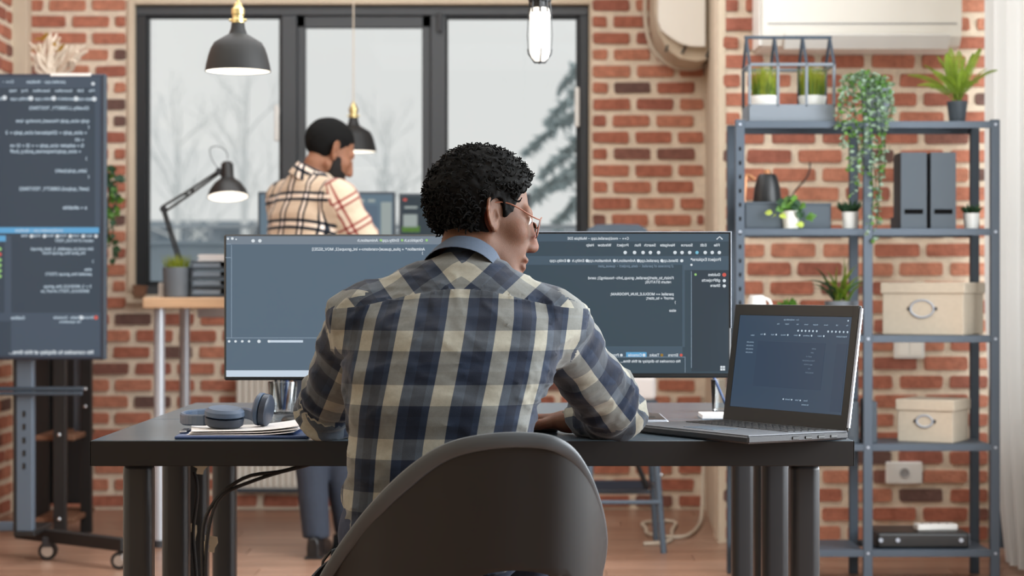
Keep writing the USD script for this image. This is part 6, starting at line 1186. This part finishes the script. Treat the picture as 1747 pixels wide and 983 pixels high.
oB, RB, hB = person('person', 'bearded man in a cream and black plaid shirt standing by the window', JB, tabB, yb2, ((-.722, 7.875, 1.602), (62, 24, 0)), 'skin_b', 'plaid_tan', ('plaid_tan', 'plaid_red'), 'trouser_dark', (0.008, 0.0015, 0.0012, 0, 0, ([-.13, -.05, -.02, .0, .022, .040, .052, .075, .10, .14], [-.068, -.062, -.036, -.005, .015, .030, .052, .066, .074, .082]), 0.8), hpB, (0.8, 0.8), (0.02, 0.02), 0.009, 0, 1.15, 0.86, 0.030, (.1, .05, 0))
def beard(p):
    q = (p - hB) @ RB.T; d = smin(ell(q, (0, 0.032, -0.042), (0.060, 0.063, 0.086)), ell(q, (0, 0.084, -0.125), (0.025, 0.021, 0.018)), 0.016)
    for s in (-1, 1): d = smin(d, cap(q, (s * 0.056, -0.005, -0.058), (s * 0.018, 0.068, -0.103), 0.014, 0.016), 0.025)
    d = d - 0.007 - 0.003 * (meshkit.noise(q * 160, 3) - .5); zl = np.interp(q[:, 1], [-.02, .018, .034, .046, .06, .08, .12], [.03, .03, .0, -.045, -.062, -.064, -.064])
    d = np.maximum(d, (q[:, 2] - zl) * .8); d = np.maximum(d, (.008 - q[:, 1]) * .8); return np.maximum(d, -ell(q, (0, .112, -.088), (.027, .03, .012)))
obj('beard', sdf_mesh(beard, hB - .17, hB + .17, .004), 'beard_black', oB, smooth=True)
# ================================================================ the black shell chair
chr_ = thing('shell_chair', 'black moulded plastic shell chair in the foreground carrying the seated man', 'chair', (-.09, 3.9, 0))
edge = [(545, 985, 3.80), (572, 940, 3.775), (602, 898, 3.75), (640, 852, 3.72), (680, 812, 3.70), (720, 780, 3.685), (752, 761, 3.675), (790, 748, 3.665), (830, 741, 3.66), (870, 738, 3.66), (910, 739, 3.665), (945, 745, 3.67), (975, 762, 3.685), (1000, 795, 3.71), (1019, 838, 3.75), (1031, 880, 3.80), (1036, 920, 3.86), (1033, 955, 3.92), (1022, 1000, 4.0)]
rim = spline([P(*e) for e in edge], 96)
# the rim goes on into the arms beyond the frame and round the front of the seat
ext0 = spline([rim[0], rim[0] + [-.03, .06, -.03], (-.375, 4.12, .50), (-.31, 4.28, .48)], 14)[1:]; ext1 = spline([rim[-1], rim[-1] + [.002, .05, -.02], (.145, 4.20, .515), (.10, 4.30, .49)], 14)[1:]
rim_all = np.vstack([ext0[::-1], rim, ext1]); n = len(rim_all); SC = np.array([-.088, 4.02, .435]); V = []; rows = 46
for i, s in enumerate(np.linspace(0, 1, rows)):
    for k in range(n):
        r = rim_all[k]; e = SC + (r - SC) * [.66, .62, 0]; e[2] = .425
        b = np.array([SC[0] + (r[0] - SC[0]) * .97, r[1] + (SC[1] - r[1]) * .06, min(r[2] - .03, .50)])      # the wall hangs steeply, then turns under the seat
        q = r + (b - r) * (s / .6) if s < .6 else (lambda u: (1 - u) ** 2 * b + 2 * u * (1 - u) * (b * [1, 1, 0] + (e - b) * [.06, .06, 0] + [0, 0, .432]) + u * u * e)((s - .6) / .4)
        V.append(q)
V = np.array(V); f = []
for i in range(rows - 1):
    for k in range(n - 1): a = i * n + k; f += [[a, a + 1, a + n + 1], [a, a + n + 1, a + n]]
V = np.vstack([V, [SC + [0, 0, -.012]]]); L_ = len(V) - 1
pq = np.stack([CX + V[:, 0] / V[:, 1] * F, CY - (V[:, 2] - CAMZ) / V[:, 1] * F], 1); eg = np.sqrt(((pq[:, 0] - 880) / 92) ** 2 + ((pq[:, 1] - 1012) / 38) ** 2); nr_ = (abs(eg - 1) < .16) & (V[:, 1] < 3.98)      # round off the edge of the hand hole
V[nr_, 0] += (880 + (pq[nr_, 0] - 880) / eg[nr_] - pq[nr_, 0]) / F * V[nr_, 1]; V[nr_, 2] -= (1012 + (pq[nr_, 1] - 1012) / eg[nr_] - pq[nr_, 1]) / F * V[nr_, 1]; f += [[(rows - 1) * n + k, (rows - 1) * n + k + 1, L_] for k in range(n - 1)]
sheet = trimesh.Trimesh(V, f, process=False)
keep = np.ones(len(f), bool); cen = V[np.array(f)].mean(1); px_ = CX + cen[:, 0] / cen[:, 1] * F; py_ = CY - (cen[:, 2] - CAMZ) / cen[:, 1] * F
keep &= ~((((px_ - 880) / 92) ** 2 + ((py_ - 1012) / 38) ** 2 < 1) & (cen[:, 1] < 3.98))
nv = meshkit.arrays(sheet, True)[2]; ff = np.array(f)[keep]; th = 0.006; inner = V + nv * th * (1 if (nv[0] @ (SC - V[0])) > 0 else -1); m_ = len(V)
ed = {};
for t_ in ff:
    for a, b in ((t_[0], t_[1]), (t_[1], t_[2]), (t_[2], t_[0])): ed[(a, b)] = 1
side = [[b, a, a + m_] for a, b in ed if (b, a) not in ed] + [[b, a + m_, b + m_] for a, b in ed if (b, a) not in ed]
shell = trimesh.Trimesh(np.vstack([V, inner]), np.vstack([ff, ff[:, ::-1] + m_, np.array(side)]), process=False)
if shell.volume < 0: shell.invert()
obj('shell', shell, 'chair_black', chr_, smooth=50)
# rolled lip along the edge, leaning outwards
lipV = []; cen0 = np.array([-.09, 4.1, .62]); tg = np.gradient(rim_all, axis=0); tg /= np.linalg.norm(tg, axis=1, keepdims=True)
wv = np.interp(np.arange(n), [0, 15, 38, 64, 86, 110, n - 1], [.014, .022, .030, .026, .016, .008, .008])
lip = []
for k in range(n):
    out = np.cross(tg[k], [0, 1.0, 0]); out /= np.linalg.norm(out); w = wv[k]
    if out @ (rim_all[k] - cen0) < 0: out = -out
    for c_ in np.arange(12) * math.pi / 6: lip.append(rim_all[k] - out * w * .5 + out * math.cos(c_) * w * .55 + np.array([0, -.004, 0]) + np.array([0, 1.0, 0.15]) * math.sin(c_) * .006)
f = []
for k in range(n - 1):
    for c_ in range(12): a, b = k * 12 + c_, k * 12 + (c_ + 1) % 12; f += [[a, b, b + 12], [a, b + 12, a + 12]]
lm = trimesh.Trimesh(np.array(lip), f, process=False)
if lm.volume < 0: lm.invert()
obj('rim_lip', lm, 'chair_rim', chr_, smooth=True)
for sx, sy in ((-1, -1), (1, -1), (-1, 1), (1, 1)):
    a = SC + [sx * .10, sy * .11, -.015]; b = np.array([SC[0] + sx * .20, SC[1] + sy * .20, 0.0]); obj('leg', tube([a, b], [.014, .011], 12), 'black_plastic', chr_)
obj('seat_bracket', bx(SC[0] - .11, SC[0] + .11, SC[1] - .12, SC[1] + .12, SC[2] - .035, SC[2] - .016), 'black_plastic', chr_)
